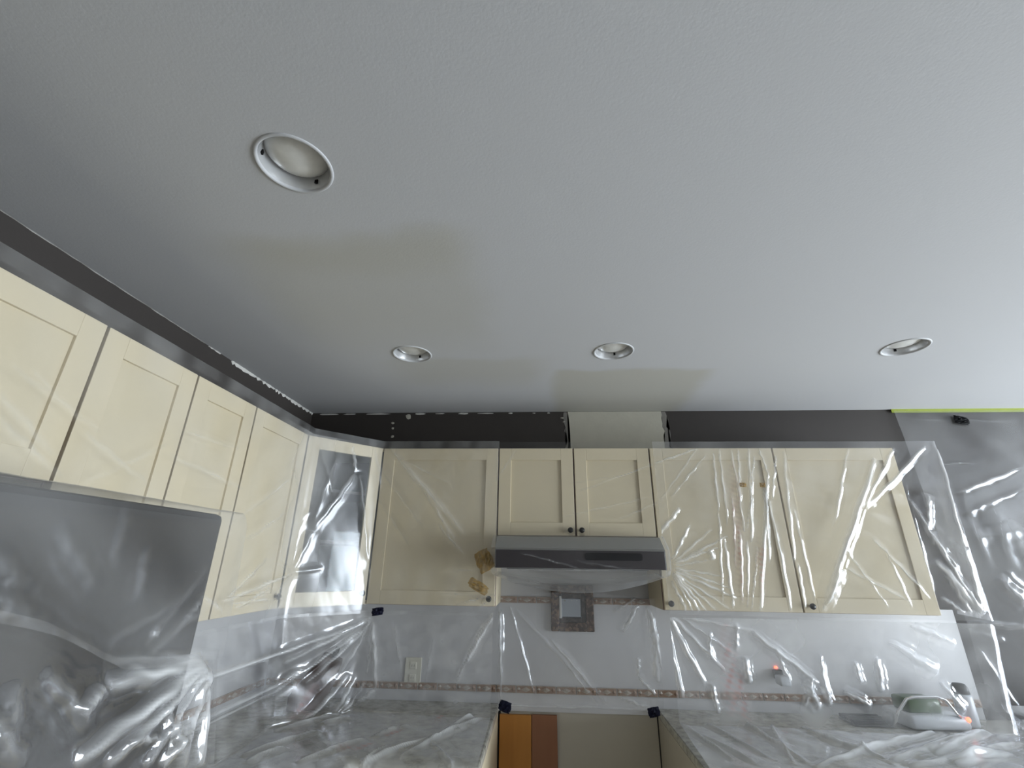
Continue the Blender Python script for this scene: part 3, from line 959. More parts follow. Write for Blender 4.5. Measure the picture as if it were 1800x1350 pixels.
# ------------------------------------------------------------------ plastic film
FOLDS = {
    'RIGHT_UPPER': [
        (1.645, 2.074, 1.231, 1.383, 0.016, 0.014, 0.9), (1.252, 1.413, 1.366, 1.561, 0.014, 0.01, 0.8), (1.751, 2.126, 1.521, 1.83, 0.009, 0.007, 0.55),
        (1.898, 2.134, 1.537, 1.83, 0.01, 0.008, 0.7), (1.48, 1.801, 1.354, 1.598, 0.02, 0.006, 0.3), (1.531, 2.126, 1.374, 1.748, 0.01, 0.004, 0.3),
        (1.121, 2.011, 0.967, 1.378, 0.011, 0.008, 0.7), (1.102, 1.868, 1.103, 1.381, 0.009, 0.007, 0.75), (1.214, 2.109, 1.159, 1.583, 0.011, 0.006, 0.35),
        (0.961, 2.118, 0.961, 1.714, 0.008, 0.005, 0.45), (1.047, 2.127, 0.985, 1.668, 0.009, 0.006, 0.45), (0.869, 2.103, 0.854, 1.81, 0.007, 0.005, 0.5),
        (0.901, 2.127, 0.887, 1.744, 0.008, 0.005, 0.4), (0.86, 1.689, 0.853, 1.383, 0.009, 0.006, 0.5), (0.94, 1.729, 0.895, 1.407, 0.008, 0.005, 0.4),
        (1.209, 1.828, 1.213, 1.413, 0.008, 0.005, 0.3), (1.098, 2.118, 1.119, 1.975, 0.007, 0.005, 0.4), (1.377, 1.566, 1.614, 1.433, 0.006, 0.004, 0.35),
        (1.533, 1.696, 1.71, 1.442, 0.007, 0.004, 0.35), (0.607, 1.588, 0.709, 1.75, 0.007, 0.006, 0.6), (0.672, 1.83, 0.547, 1.691, 0.012, 0.008, 0.9),
        (0.606, 1.575, 0.81, 1.73, 0.007, 0.005, 0.5), (0.61, 1.57, 0.88, 1.7, 0.008, 0.006, 0.5), (0.61, 1.563, 0.775, 1.59, 0.006, 0.004, 0.3),
        (0.609, 1.555, 0.837, 1.52, 0.006, 0.004, 0.4), (0.61, 1.543, 0.878, 1.43, 0.008, 0.006, 0.6), (0.607, 1.536, 0.843, 1.383, 0.007, 0.005, 0.5),
        (0.601, 1.531, 0.705, 1.375, 0.01, 0.008, 0.8), (0.604, 1.538, 0.78, 1.377, 0.007, 0.005, 0.45), (0.592, 1.501, 0.646, 1.374, 0.01, 0.006, 0.5),
        (0.795, 2.121, 0.573, 2.045, 0.006, 0.004, 0.45), (0.784, 1.64, 0.795, 1.59, 0.016, 0.008, 0.9), (0.795, 2.121, 0.583, 1.862, 0.006, 0.003, 0.3),
        (0.634, 1.876, 0.833, 2.089, 0.006, 0.004, 0.35), (0.995, 2.118, 0.965, 1.864, 0.006, 0.004, 0.5), (1.071, 2.089, 0.975, 1.732, 0.006, 0.004, 0.45),
        (1.087, 1.947, 1.052, 1.581, 0.007, 0.005, 0.5), (0.854, 1.81, 0.81, 1.41, 0.006, 0.005, 0.5), (0.966, 1.68, 0.917, 1.389, 0.006, 0.004, 0.4),
        (0.931, 1.891, 0.893, 1.555, 0.005, 0.004, 0.45), (1.174, 2.089, 1.115, 1.865, 0.006, 0.004, 0.5), (1.174, 1.583, 1.164, 1.393, 0.006, 0.004, 0.35),
        (1.008, 1.655, 0.93, 1.38, 0.005, 0.004, 0.4), (0.619, 1.575, 0.83, 1.648, 0.006, 0.005, 0.5), (0.613, 1.551, 0.862, 1.47, 0.006, 0.005, 0.5),
        (0.604, 1.536, 0.735, 1.376, 0.007, 0.006, 0.6), (0.6, 1.526, 0.674, 1.375, 0.007, 0.006, 0.6), (1.754, 1.949, 1.731, 1.449, 0.006, 0.003, 0.15),
        (1.572, 1.662, 1.622, 1.402, 0.006, 0.003, 0.3), (1.394, 1.66, 1.525, 1.4, 0.006, 0.003, 0.25),
    ],
    'RIGHT_TENT': [
        (1.946, 2.123, 1.921, 1.666, 0.014, 0.01, 0.7), (1.921, 1.666, 1.899, 1.396, 0.012, 0.01, 0.8), (1.757, 1.869, 1.797, 1.664, 0.014, 0.009, 0.6),
        (1.793, 1.714, 1.897, 1.389, 0.01, 0.008, 0.9), (1.779, 1.603, 1.895, 1.384, 0.02, 0.012, 1.0), (1.842, 1.896, 1.79, 1.739, 0.012, 0.008, 0.6),
        (1.797, 1.544, 1.854, 1.388, 0.012, 0.008, 0.8), (1.777, 1.765, 1.865, 1.568, 0.01, 0.006, 0.6), (1.756, 1.45, 1.831, 1.388, 0.01, 0.006, 0.7),
    ],
    'HOOD_FILM': [
        (0.786, 2.121, 0.187, 1.904, 0.005, 0.004, 0.5), (0.603, 1.867, 0.371, 1.768, 0.005, 0.003, 0.4), (0.526, 1.875, 0.112, 1.783, 0.005, 0.003, 0.35),
        (-0.127, 2.119, -0.241, 1.942, 0.006, 0.003, 0.4), (0.14, 1.943, 0.427, 1.987, 0.005, 0.003, 0.15),
    ],
    'HOOD_FRONT': [
        (-0.097, 1.609, 0.157, 1.551, 0.004, 0.004, 0.5), (0.146, 1.581, 0.43, 1.538, 0.004, 0.003, 0.3), (-0.186, 1.541, 0.529, 1.542, 0.005, 0.006, 0.6),
        (-0.172, 1.513, 0.08, 1.471, 0.004, 0.003, 0.5), (0.018, 1.537, 0.193, 1.5, 0.004, 0.003, 0.35), (-0.172, 1.494, 0.116, 1.453, 0.004, 0.003, 0.4),
        (0.491, 1.527, 0.34, 1.484, 0.004, 0.003, 0.35),
    ],
    'LEFT_BACK': [
        (-0.811, 2.138, -0.375, 1.692, 0.022, 0.006, 0.35), (-0.601, 1.912, -0.424, 1.665, 0.012, 0.006, 0.3), (-0.515, 1.745, -0.379, 1.601, 0.01, 0.006, 0.4),
        (-0.828, 1.999, -0.584, 1.717, 0.008, 0.004, 0.15), (-0.85, 1.882, -0.648, 1.636, 0.007, 0.003, 0.15), (-0.227, 1.428, -0.407, 1.379, 0.006, 0.004, 0.3),
        (-0.232, 1.415, -0.519, 1.435, 0.006, 0.003, 0.2), (-0.226, 1.403, -0.313, 1.371, 0.006, 0.004, 0.3), (-0.247, 1.539, -0.471, 1.523, 0.006, 0.003, 0.2),
        (-0.206, 1.464, -0.215, 1.387, 0.014, 0.01, 1.0), (-0.784, 2.089, -0.47, 1.941, 0.006, 0.003, 0.2),
    ],
    'LEFT_DIAG': [
        (-0.96, 2.113, -0.932, 1.981, 0.012, 0.006, 0.7), (-0.932, 1.981, -1.05, 1.693, 0.011, 0.006, 0.6), (-0.915, 1.981, -0.848, 1.566, 0.008, 0.005, 0.45),
        (-1.003, 2.087, -1.055, 1.704, 0.008, 0.005, 0.35), (-1.05, 1.693, -1.114, 1.432, 0.01, 0.006, 0.4), (-1.076, 2.087, -0.992, 1.835, 0.007, 0.004, 0.3),
        (-0.875, 2.116, -0.789, 1.784, 0.012, 0.005, 0.3), (-0.832, 1.532, -0.791, 1.383, 0.012, 0.008, 0.8), (-1.068, 1.782, -1.208, 1.502, 0.012, 0.005, 0.3),
        (-1.105, 1.677, -1.337, 1.359, 0.01, 0.006, 0.45),
    ],
    'LEFT_SIDE': [
        (1.654, 1.429, 2.184, 1.533, 0.011, 0.006, 0.6), (1.687, 1.421, 2.063, 1.418, 0.009, 0.005, 0.4), (1.666, 1.435, 1.876, 1.574, 0.008, 0.005, 0.5),
        (1.725, 1.404, 1.957, 1.467, 0.008, 0.005, 0.5), (1.706, 1.631, 1.938, 1.755, 0.007, 0.004, 0.25), (1.644, 1.706, 1.97, 1.93, 0.01, 0.004, 0.2),
        (0.799, 1.875, 0.945, 1.78, 0.012, 0.001, 0.22), (0.817, 1.827, 0.982, 1.735, 0.01, 0.001, 0.2), (0.84, 1.943, 0.911, 1.903, 0.008, 0.001, 0.15),
        (1.039, 1.732, 1.252, 1.882, 0.009, 0.001, 0.15), (0.995, 1.846, 1.215, 1.76, 0.01, 0.001, 0.2), (1.303, 1.931, 1.558, 1.936, 0.006, 0.003, 0.2),
        (0.797, 1.937, 1.037, 1.858, 0.01, 0.001, 0.15), (1.264, 1.851, 1.64, 1.807, 0.01, 0.001, 0.2),
    ],
    'GAP': [
        (-0.207, 1.348, -0.362, 1.126, 0.009, 0.007, 0.8), (-0.21, 1.341, -0.245, 1.096, 0.009, 0.007, 0.8), (-0.207, 1.341, -0.205, 1.116, 0.008, 0.007, 0.8),
        (-0.205, 1.353, -0.199, 0.949, 0.008, 0.006, 0.5), (-0.16, 1.37, -0.042, 0.993, 0.006, 0.005, 0.5), (-0.137, 1.355, 0.148, 1.094, 0.012, 0.004, 0.15),
        (0.036, 1.229, 0.292, 0.965, 0.008, 0.005, 0.35), (0.096, 1.14, 0.248, 0.964, 0.006, 0.004, 0.3), (0.464, 1.416, 0.346, 1.351, 0.008, 0.006, 0.6),
        (0.467, 1.389, 0.384, 1.263, 0.014, 0.009, 0.7), (0.508, 1.382, 0.53, 1.221, 0.016, 0.006, 0.9), (0.524, 1.269, 0.53, 1.058, 0.02, 0.007, 0.9),
        (0.523, 1.367, 0.558, 1.082, 0.009, 0.005, 0.8), (0.588, 1.336, 0.636, 0.999, 0.012, 0.007, 0.8), (0.59, 1.302, 0.743, 1.053, 0.014, 0.008, 0.8),
        (0.607, 1.309, 0.833, 1.091, 0.006, 0.005, 0.45), (0.45, 1.16, 0.443, 1.081, 0.008, 0.006, 0.7), (0.443, 1.081, 0.517, 1.009, 0.009, 0.007, 0.7),
        (0.354, 0.998, 0.479, 0.961, 0.012, 0.006, 0.4), (-0.199, 0.949, 0.504, 0.951, 0.006, 0.004, 0.4),
    ],
    'RIGHT_SPLASH': [
        (0.557, 1.365, 0.689, 1.092, 0.014, 0.007, 0.9), (0.543, 1.372, 0.588, 1.042, 0.013, 0.007, 0.9), (0.572, 1.361, 0.78, 1.146, 0.01, 0.006, 0.7),
        (0.589, 1.361, 0.937, 1.301, 0.008, 0.004, 0.4), (0.919, 1.296, 1.157, 1.11, 0.012, 0.009, 0.8), (0.602, 1.362, 0.826, 1.211, 0.006, 0.004, 0.3),
        (0.857, 1.333, 0.84, 1.222, 0.007, 0.004, 0.4), (0.87, 1.201, 0.87, 1.103, 0.013, 0.008, 0.7), (0.735, 1.301, 0.719, 1.189, 0.01, 0.006, 0.6),
        (0.716, 1.099, 0.727, 0.996, 0.009, 0.006, 0.5), (1.09, 1.113, 1.14, 1.023, 0.016, 0.01, 0.8), (1.158, 1.104, 1.181, 1.035, 0.014, 0.01, 0.7),
        (1.13, 1.134, 1.073, 1.031, 0.012, 0.009, 0.6), (1.318, 1.197, 1.323, 1.115, 0.012, 0.008, 0.6), (1.415, 1.214, 1.397, 1.086, 0.014, 0.008, 0.6),
        (1.476, 1.269, 1.653, 1.168, 0.02, 0.006, 0.3), (1.183, 1.22, 1.169, 1.054, 0.01, 0.007, 0.3), (1.64, 1.127, 1.698, 1.03, 0.014, 0.008, 0.6),
        (1.245, 1.086, 1.346, 1.039, 0.012, 0.008, 0.6), (1.588, 1.336, 1.755, 1.275, 0.012, 0.005, 0.3), (0.998, 1.237, 1.044, 1.112, 0.008, 0.005, 0.4),
    ],
    'RIGHT_COUNTER': [
        (0.988, 2.546, 0.855, 1.991, 0.01, 0.007, 0.5), (0.533, 2.537, 0.96, 2.527, 0.012, 0.007, 0.6), (1.409, 2.122, 2.011, 2.441, 0.018, 0.012, 0.8),
        (1.192, 2.035, 1.717, 2.306, 0.014, 0.01, 0.6), (1.415, 2.034, 1.826, 2.241, 0.018, 0.012, 0.7), (1.225, 2.35, 1.568, 2.456, 0.014, 0.01, 0.6),
        (1.522, 2.526, 2.219, 2.668, 0.014, 0.01, 0.6), (1.079, 2.209, 1.209, 2.061, 0.01, 0.007, 0.4), (0.559, 2.346, 0.661, 2.005, 0.008, 0.006, 0.35),
        (0.629, 2.427, 0.802, 2.019, 0.008, 0.006, 0.35), (0.755, 2.441, 0.862, 2.246, 0.008, 0.006, 0.35), (0.612, 2.22, 0.731, 1.988, 0.008, 0.006, 0.3),
        (1.034, 2.329, 1.111, 2.155, 0.01, 0.007, 0.35), (1.464, 2.31, 1.795, 2.481, 0.012, 0.009, 0.5), (0.571, 2.483, 0.777, 2.506, 0.006, 0.006, 0.4),
        (0.825, 2.375, 0.91, 2.006, 0.008, 0.006, 0.5), (1.04, 2.435, 1.277, 2.29, 0.01, 0.007, 0.5), (1.103, 2.075, 1.758, 2.407, 0.01, 0.008, 0.6),
        (1.699, 2.335, 2.114, 2.553, 0.01, 0.008, 0.6), (0.917, 1.983, 1.417, 2.244, 0.01, 0.008, 0.6), (0.726, 2.501, 1.082, 2.334, 0.008, 0.006, 0.4),
        (1.255, 2.017, 1.69, 2.135, 0.012, 0.01, 0.7),
    ],
    'LEFT_SPLASH': [
        (-0.797, 1.324, -1.067, 1.169, 0.009, 0.006, 0.6), (-0.795, 1.312, -1.251, 1.153, 0.009, 0.006, 0.55), (-0.79, 1.312, -0.999, 1.082, 0.007, 0.006, 0.5),
        (-0.781, 1.301, -0.747, 1.035, 0.01, 0.007, 0.55), (-0.747, 1.035, -0.839, 0.969, 0.009, 0.006, 0.5), (-0.806, 1.289, -0.898, 1.106, 0.007, 0.005, 0.4),
        (-0.871, 1.096, -0.977, 0.955, 0.012, 0.008, 0.55), (-0.843, 1.086, -0.901, 0.957, 0.01, 0.008, 0.5), (-1.177, 1.056, -1.447, 1.183, 0.01, 0.006, 0.3),
        (-1.134, 0.971, -1.371, 1.094, 0.009, 0.006, 0.35), (-1.181, 0.949, -1.291, 1.096, 0.014, 0.007, 0.4), (-1.467, 1.24, -1.288, 1.326, 0.012, 0.006, 0.4),
        (-1.444, 1.171, -1.237, 1.153, 0.01, 0.006, 0.5), (-1.355, 1.139, -1.12, 1.167, 0.008, 0.005, 0.4), (-0.217, 1.359, -0.338, 1.153, 0.009, 0.007, 0.7),
        (-0.782, 1.313, -0.792, 1.087, 0.006, 0.005, 0.5), (-0.799, 1.3, -1.099, 1.058, 0.006, 0.005, 0.5), (-0.689, 1.314, -0.641, 1.113, 0.006, 0.003, 0.2),
        (-1.01, 1.148, -1.215, 0.99, 0.008, 0.006, 0.5), (-0.892, 1.063, -1.02, 0.912, 0.01, 0.007, 0.5), (-1.387, 1.277, -1.387, 1.05, 0.008, 0.005, 0.4),
        (-0.498, 1.249, -0.529, 1.009, 0.006, 0.003, 0.2), (-0.267, 1.3, -0.384, 1.076, 0.006, 0.005, 0.5), (-0.789, 1.066, -0.916, 0.895, 0.008, 0.006, 0.5),
    ],
    'LEFT_COUNTER': [
        (-0.202, 2.558, -0.406, 2.112, 0.016, 0.01, 0.8), (-0.406, 2.112, -0.618, 1.899, 0.012, 0.008, 0.6), (-0.686, 2.082, -0.826, 1.831, 0.01, 0.007, 0.5),
        (-0.867, 2.3, -1.043, 2.074, 0.01, 0.008, 0.5), (-0.993, 2.248, -1.258, 2.021, 0.01, 0.007, 0.45), (-0.805, 2.269, -0.914, 2.186, 0.01, 0.007, 0.4),
        (-0.54, 2.039, -0.667, 1.824, 0.008, 0.007, 0.4), (-1.379, 2.266, -1.279, 2.308, 0.03, 0.008, 0.5), (-0.415, 2.052, -0.299, 1.884, 0.006, 0.005, 0.3),
        (-0.256, 2.33, -0.509, 1.935, 0.008, 0.007, 0.5), (-0.885, 2.123, -1.025, 1.834, 0.01, 0.007, 0.5), (-1.133, 2.233, -1.233, 2.085, 0.012, 0.008, 0.5),
        (-0.549, 2.226, -0.665, 2.084, 0.008, 0.006, 0.4), (-0.926, 1.944, -0.979, 1.792, 0.01, 0.007, 0.5),
    ],
    'FRIDGE_UPPER': [
        (0.537, 1.528, 0.615, 1.477, 0.016, 0.008, 0.25), (0.615, 1.477, 0.704, 1.432, 0.014, 0.008, 0.3), (0.704, 1.432, 0.976, 1.397, 0.01, 0.008, 0.5),
        (0.669, 1.435, 0.843, 1.4, 0.008, 0.006, 0.35), (0.777, 1.421, 0.937, 1.499, 0.011, 0.006, 0.35), (0.714, 1.453, 0.843, 1.505, 0.01, 0.005, 0.2),
        (0.797, 1.458, 0.893, 1.551, 0.008, 0.005, 0.25), (0.737, 1.586, 0.746, 1.503, 0.01, 0.005, 0.2), (0.857, 1.468, 0.896, 1.502, 0.006, 0.006, 0.8),
        (0.896, 1.502, 0.961, 1.472, 0.006, 0.006, 0.8), (0.68, 1.65, 0.686, 1.553, 0.012, 0.004, 0.12), (0.587, 1.61, 0.669, 1.523, 0.012, 0.004, 0.12),
        (0.517, 1.579, 0.574, 1.529, 0.012, 0.004, 0.15), (0.791, 1.459, 0.805, 1.453, 0.01, 0.006, 0.9),
    ],
    'FRIDGE_LOWER': [
        (0.941, 1.389, 0.703, 1.315, 0.014, 0.012, 1.0), (0.948, 1.383, 0.753, 1.295, 0.012, 0.012, 0.9), (0.95, 1.378, 0.827, 1.27, 0.01, 0.01, 0.8),
        (0.952, 1.373, 0.9, 1.249, 0.01, 0.01, 0.7), (0.948, 1.392, 0.957, 1.226, 0.009, 0.01, 0.8), (0.939, 1.394, 0.734, 1.394, 0.018, 0.012, 0.9),
        (0.734, 1.394, 0.689, 1.371, 0.014, 0.01, 0.7), (0.909, 1.297, 0.86, 1.259, 0.01, 0.01, 0.8), (0.838, 1.347, 0.917, 1.239, 0.01, 0.008, 0.5),
        (0.566, 1.409, 0.63, 1.336, 0.012, 0.006, 0.25), (0.601, 1.428, 0.604, 1.372, 0.012, 0.005, 0.2), (0.634, 1.434, 0.714, 1.352, 0.012, 0.005, 0.2),
        (0.774, 1.314, 0.844, 1.3, 0.006, 0.006, 0.8),
    ],
    'RIGHT_WALL': [
        (2.243, 1.947, 2.645, 2.096, 0.01, 0.005, 0.5), (2.236, 1.837, 2.601, 1.979, 0.01, 0.004, 0.15), (2.221, 2.111, 2.418, 2.121, 0.004, 0.003, 0.4),
        (2.299, 1.53, 2.392, 1.414, 0.03, 0.01, 0.5), (2.085, 1.295, 2.24, 1.249, 0.01, 0.004, 0.3), (2.067, 1.32, 2.354, 1.313, 0.014, 0.005, 0.3),
        (2.109, 1.21, 2.215, 0.936, 0.01, 0.004, 0.2), (2.415, 1.942, 2.382, 1.572, 0.035, 0.003, 0.3), (2.29, 2.002, 2.272, 1.57, 0.03, 0.003, 0.3),
        (2.25, 1.708, 2.495, 1.767, 0.03, 0.003, 0.25), (2.132, 2.376, 2.743, 2.362, 0.006, 0.002, 0.15),
    ],
}


RED = {   # red printing on the film: (a0, b0, a1, b1, half width)
    'RIGHT_SPLASH': [(0.80, 1.34, 0.80, 0.98, 0.035), (0.83, 1.20, 0.84, 0.95, 0.02)],
    'RIGHT_UPPER': [(0.955, 2.06, 0.90, 1.40, 0.022), (1.02, 1.70, 0.99, 1.42, 0.014)],
    'LEFT_SPLASH': [(-0.96, 1.08, -1.02, 0.94, 0.022)],
    'LEFT_COUNTER': [(-0.40, 2.42, -0.46, 2.25, 0.02), (-0.62, 2.05, -0.74, 1.95, 0.02), (-0.55, 2.18, -0.62, 2.10, 0.012)],
    'RIGHT_COUNTER': [(0.62, 2.36, 0.95, 2.37, 0.012)],
}


def loft(sections, ds):
    """sections[k][m] control points, k down the film and m across it -> grid of points"""
    S = np.array(sections, float)
    K, Mm = S.shape[:2]
    lu = np.linalg.norm(np.diff(S, axis=1), axis=2).max(0)
    lv = np.linalg.norm(np.diff(S, axis=0), axis=2).max(1)
    cu, cv = np.concatenate([[0], np.cumsum(lu)]), np.concatenate([[0], np.cumsum(lv)])
    nu, nv = int(cu[-1] / ds) + 2, int(cv[-1] / ds) + 2
    u, v = np.linspace(0, cu[-1], nu), np.linspace(0, cv[-1], nv)
    A = np.zeros((K, nu, 3))
    for k in range(K):
        for c in range(3):
            A[k, :, c] = np.interp(u, cu, S[k, :, c])
    Bg = np.zeros((nv, nu, 3))
    for c in range(3):
        for i in range(nu):
            Bg[:, i, c] = np.interp(v, cv, A[:, i, c])
    return Bg


def smooth_grid(G_, n):
    for _ in range(n):
        P_ = G_.copy()
        P_[1:-1] = (G_[:-2] + 2 * G_[1:-1] + G_[2:]) / 4
        G_ = P_.copy()
        P_[:, 1:-1] = (G_[:, :-2] + 2 * G_[:, 1:-1] + G_[:, 2:]) / 4
        G_ = P_
    return G_


def seg_field(a, b, f):
    a0, b0, a1, b1, wd = f[:5]
    dx, dy = a1 - a0, b1 - b0
    L = math.hypot(dx, dy) + 1e-9
    t = ((a - a0) * dx + (b - b0) * dy) / (L * L)
    d = ((a - a0) * -dy + (b - b0) * dx) / L
    d = d + 0.12 * wd * np.sin(t * 9 + a0 * 40) + 0.0015 * np.sin(t * 23 + b0 * 70)
    tp = np.clip(1 - (2 * t - 1) ** 2, 0, 1) ** 0.5 * ((t > 0) & (t < 1))
    return d, t, tp


GAIN = {'LEFT_BACK': (1.7, 1.2), 'LEFT_DIAG': (1.1, 1.0), 'LEFT_SIDE': (1.5, 1.2), 'RIGHT_UPPER': (1.35, 1.5), 'GAP': (2.0, 1.4), 'RIGHT_SPLASH': (1.9, 1.4), 'LEFT_SPLASH': (1.6, 1.3), 'LEFT_COUNTER': (1.7, 1.5), 'RIGHT_COUNTER': (1.5, 1.7), 'FRIDGE_UPPER': (0.55, 0.9)}


def film(name, label, sections, mat, folds, ds=0.006, crinkle=0.0015, seed=0, axes='xz', smooth=6, flap=0.0, group='clear plastic dust sheets', hem=0.0, extra=None, wave=(0.06, 0.22)):
    rng = np.random.RandomState(seed)
    Gd = smooth_grid(loft(sections, ds), smooth)
    nv, nu = Gd.shape[:2]
    du = np.gradient(Gd, axis=1)
    dv = np.gradient(Gd, axis=0)
    N = np.cross(du, dv)
    N /= np.linalg.norm(N, axis=2, keepdims=True) + 1e-12
    ctr = np.array([0.6, -0.4, 1.7])
    sgn = np.sign(((ctr - Gd) * N).sum(2).mean())
    N *= sgn if sgn != 0 else 1
    N = smooth_grid(N, 4)
    ax = {'x': 0, 'y': 1, 'z': 2}
    hgt = np.zeros((nv, nu))
    gat = np.zeros((nv, nu))
    red = np.zeros((nv, nu))
    # crumple: faceted creases, stronger in some places
    A_, B_ = Gd[..., 0] + Gd[..., 1] * 0.83, Gd[..., 2] + Gd[..., 1] * 0.56
    amp = 0.35 + 0.65 * (0.5 + 0.5 * np.sin(A_ * rng.uniform(5, 9) + rng.uniform(0, 6)) * np.cos(B_ * rng.uniform(5, 9) + rng.uniform(0, 6)))
    cr = np.zeros((nv, nu))
    for k in range(7):
        th, wl, ph = rng.uniform(0, PI), rng.uniform(*wave), rng.uniform(0, 6.28)
        q = (A_ * math.cos(th) + B_ * math.sin(th)) / wl * PI + ph + 0.8 * np.sin(A_ * 7 + B_ * 5 + k)
        cr += np.abs(np.sin(q)) * wl / 0.14
    hgt += crinkle * amp * cr
    for key, axs, cond in folds:
        a, b = Gd[..., ax[axs[0]]], Gd[..., ax[axs[1]]]
        msk = cond(Gd) if cond else 1.0
        ga, gg = GAIN.get(key, (1.0, 1.0))
        for f in FOLDS[key]:
            f = (*f[:5], f[5] * ga, min(1.0, f[6] * gg))
            d, t, tp = seg_field(a, b, f)
            pk = np.exp(-(d / f[4]) ** 2) * tp * msk
            hgt += 1.35 * f[5] * pk
            # a pair of finer pleats beside each fold
            hgt += 0.25 * f[5] * np.exp(-((np.abs(d) - 1.9 * f[4]) / (0.5 * f[4])) ** 2) * tp * msk
            gat = np.maximum(gat, f[6] * np.exp(-(d / (f[4] * 0.62)) ** 2) * tp * msk * (0.75 + 0.25 * np.sin(t * 14 + d * 300)))
        for f in RED.get(key, []):
            d, t, tp = seg_field(a, b, f)
            red = np.maximum(red, 0.85 * np.exp(-(d / f[4]) ** 2) * tp * msk * (0.55 + 0.45 * np.sin(a * 130 + b * 90) * np.sin(b * 160)))
    if extra is not None:
        eh, eg = extra(Gd)
        hgt += eh
        gat = np.maximum(gat, eg)
    Pn = Gd + N * hgt[..., None]
    if flap > 0:
        rows = (Gd[..., 2] > Gd[..., 2].max() - flap)
        gat = np.where(rows, np.maximum(gat, 0.04 + 0.05 * np.sin(A_ * 60) * np.sin(A_ * 23)), gat)
    me = bpy.data.meshes.new(name)
    nvts = nu * nv
    me.vertices.add(nvts)
    me.vertices.foreach_set('co', Pn.reshape(-1).astype(np.float32))
    idx = np.arange(nvts).reshape(nv, nu)
    quads = np.stack([idx[:-1, :-1], idx[1:, :-1], idx[1:, 1:], idx[:-1, 1:]], axis=-1).reshape(-1, 4)
    if sgn > 0:
        quads = quads[:, ::-1]
    quads = np.ascontiguousarray(quads)
    nq = len(quads)
    me.loops.add(nq * 4)
    me.loops.foreach_set('vertex_index', quads.reshape(-1).astype(np.int32))
    me.polygons.add(nq)
    me.polygons.foreach_set('loop_start', (np.arange(nq) * 4).astype(np.int32))
    me.polygons.foreach_set('use_smooth', np.ones(nq, dtype=bool))
    mk = np.zeros((nv, nu))
    for k in range(6):
        th, wl = rng.uniform(0, PI), rng.uniform(0.08, 0.5)
        mk += np.sin((A_ * math.cos(th) + B_ * math.sin(th)) / wl * 6.28 + 1.5 * np.sin(A_ * 6 + k) * np.cos(B_ * 8))
    milk = 1.0 + 0.22 * mk
    for an, arr, mx_ in (('gather', gat, 1), ('print_red', red, 1), ('milk', milk, 2.2)):
        at = me.attributes.new(an, 'FLOAT', 'POINT')
        at.data.foreach_set('value', np.clip(arr, 0, mx_).reshape(-1).astype(np.float32))
    me.update(calc_edges=True)
    me.validate()
    me.materials.append(mat)
    o = bpy.data.objects.new(name, me)
    C.objects.link(o)
    return tag(o, label, 'plastic sheet', group)


YS = YFR - 0.030        # film in front of the back wall doors (clears the knobs)
XS = XF + 0.030
d1, d2 = (XS, YW - 0.615), (XL + 0.01, YS)


def row(pts, z):
    return [(p[0], p[1], z) for p in pts]


# 1  upper left: left run, corner cabinet, cabinet left of the hood
path = [(XS, 0.05), (XS, 1.0), d1, d2, (X1 + 0.005, YS)]
path_b = [(XS + 0.004, 0.05), (XS + 0.004, 1.0), (XS - 0.002, YW - 0.612), (XL + 0.008, YS + 0.002), (X1 + 0.005, YS - 0.003)]
is_back = lambda G_: (G_[..., 0] > XL - 0.02) * 1.0
is_diag = lambda G_: ((G_[..., 0] <= XL + 0.02) & (G_[..., 1] > YW - 0.68)) * 1.0
is_left = lambda G_: (G_[..., 1] <= YW - 0.45) * 1.0
film('plastic_sheet', 'clear plastic sheet over the left wall cabinets and glass corner cabinet',
     [row(path, TOP + 0.030), row(path, TOP - 0.01), row(path, 1.80), row(path_b, BOT - 0.035)],
     FILM['left'], [('LEFT_BACK', 'xz', is_back), ('LEFT_DIAG', 'xz', is_diag), ('LEFT_SIDE', 'yz', is_left)], ds=0.0065, crinkle=0.00035, seed=1, wave=(0.15, 0.5), flap=0.036,
     extra=lambda G_: (0 * G_[..., 0], 0.38 * np.exp(-((G_[..., 0] - XS - 0.03) / 0.10) ** 2 - ((G_[..., 1] - d1[1]) / 0.20) ** 2) * (G_[..., 2] < TOP)))

# 2  over the hood and the cabinet above it
us = np.linspace(0, 1, 9)
xa, xb = X1 - 0.008, X2 + 0.006


def hoodrow(y, z, sag=0.0):
    return [(xa + (xb - xa) * u, y, z - sag * (1 - (2 * u - 1) ** 2)) for u in us]


film('plastic_sheet', 'clear plastic sheet wrapped around the range hood, sagging below it',
     [hoodrow(YS, TOP + 0.024), hoodrow(YS, TOP - 0.02), hoodrow(YS, 1.705), hoodrow(HY + 0.045, 1.682), hoodrow(HY - 0.020, 1.632), hoodrow(HY - 0.022, 1.552), hoodrow(HY + 0.01, 1.528, 0.045), hoodrow(HY + 0.10, 1.515, 0.075), hoodrow(HY + 0.26, 1.53, 0.035)],
     FILM['hood'], [('HOOD_FILM', 'xz', lambda G_: (G_[..., 2] > 1.70) * 1.0), ('HOOD_FRONT', 'xz', lambda G_: (G_[..., 2] < 1.66) * 1.0)], ds=0.0055, crinkle=0.0008, seed=2, smooth=4,
     extra=lambda G_: (0 * G_[..., 0], 0.26 * ((G_[..., 2] < 1.545) * 1.0) + 0.45 * np.exp(-((G_[..., 0] - xb) / 0.010) ** 2) * (G_[..., 2] < 1.69) + 0.20 * ((G_[..., 2] > 1.632) & (G_[..., 2] < 1.690))))

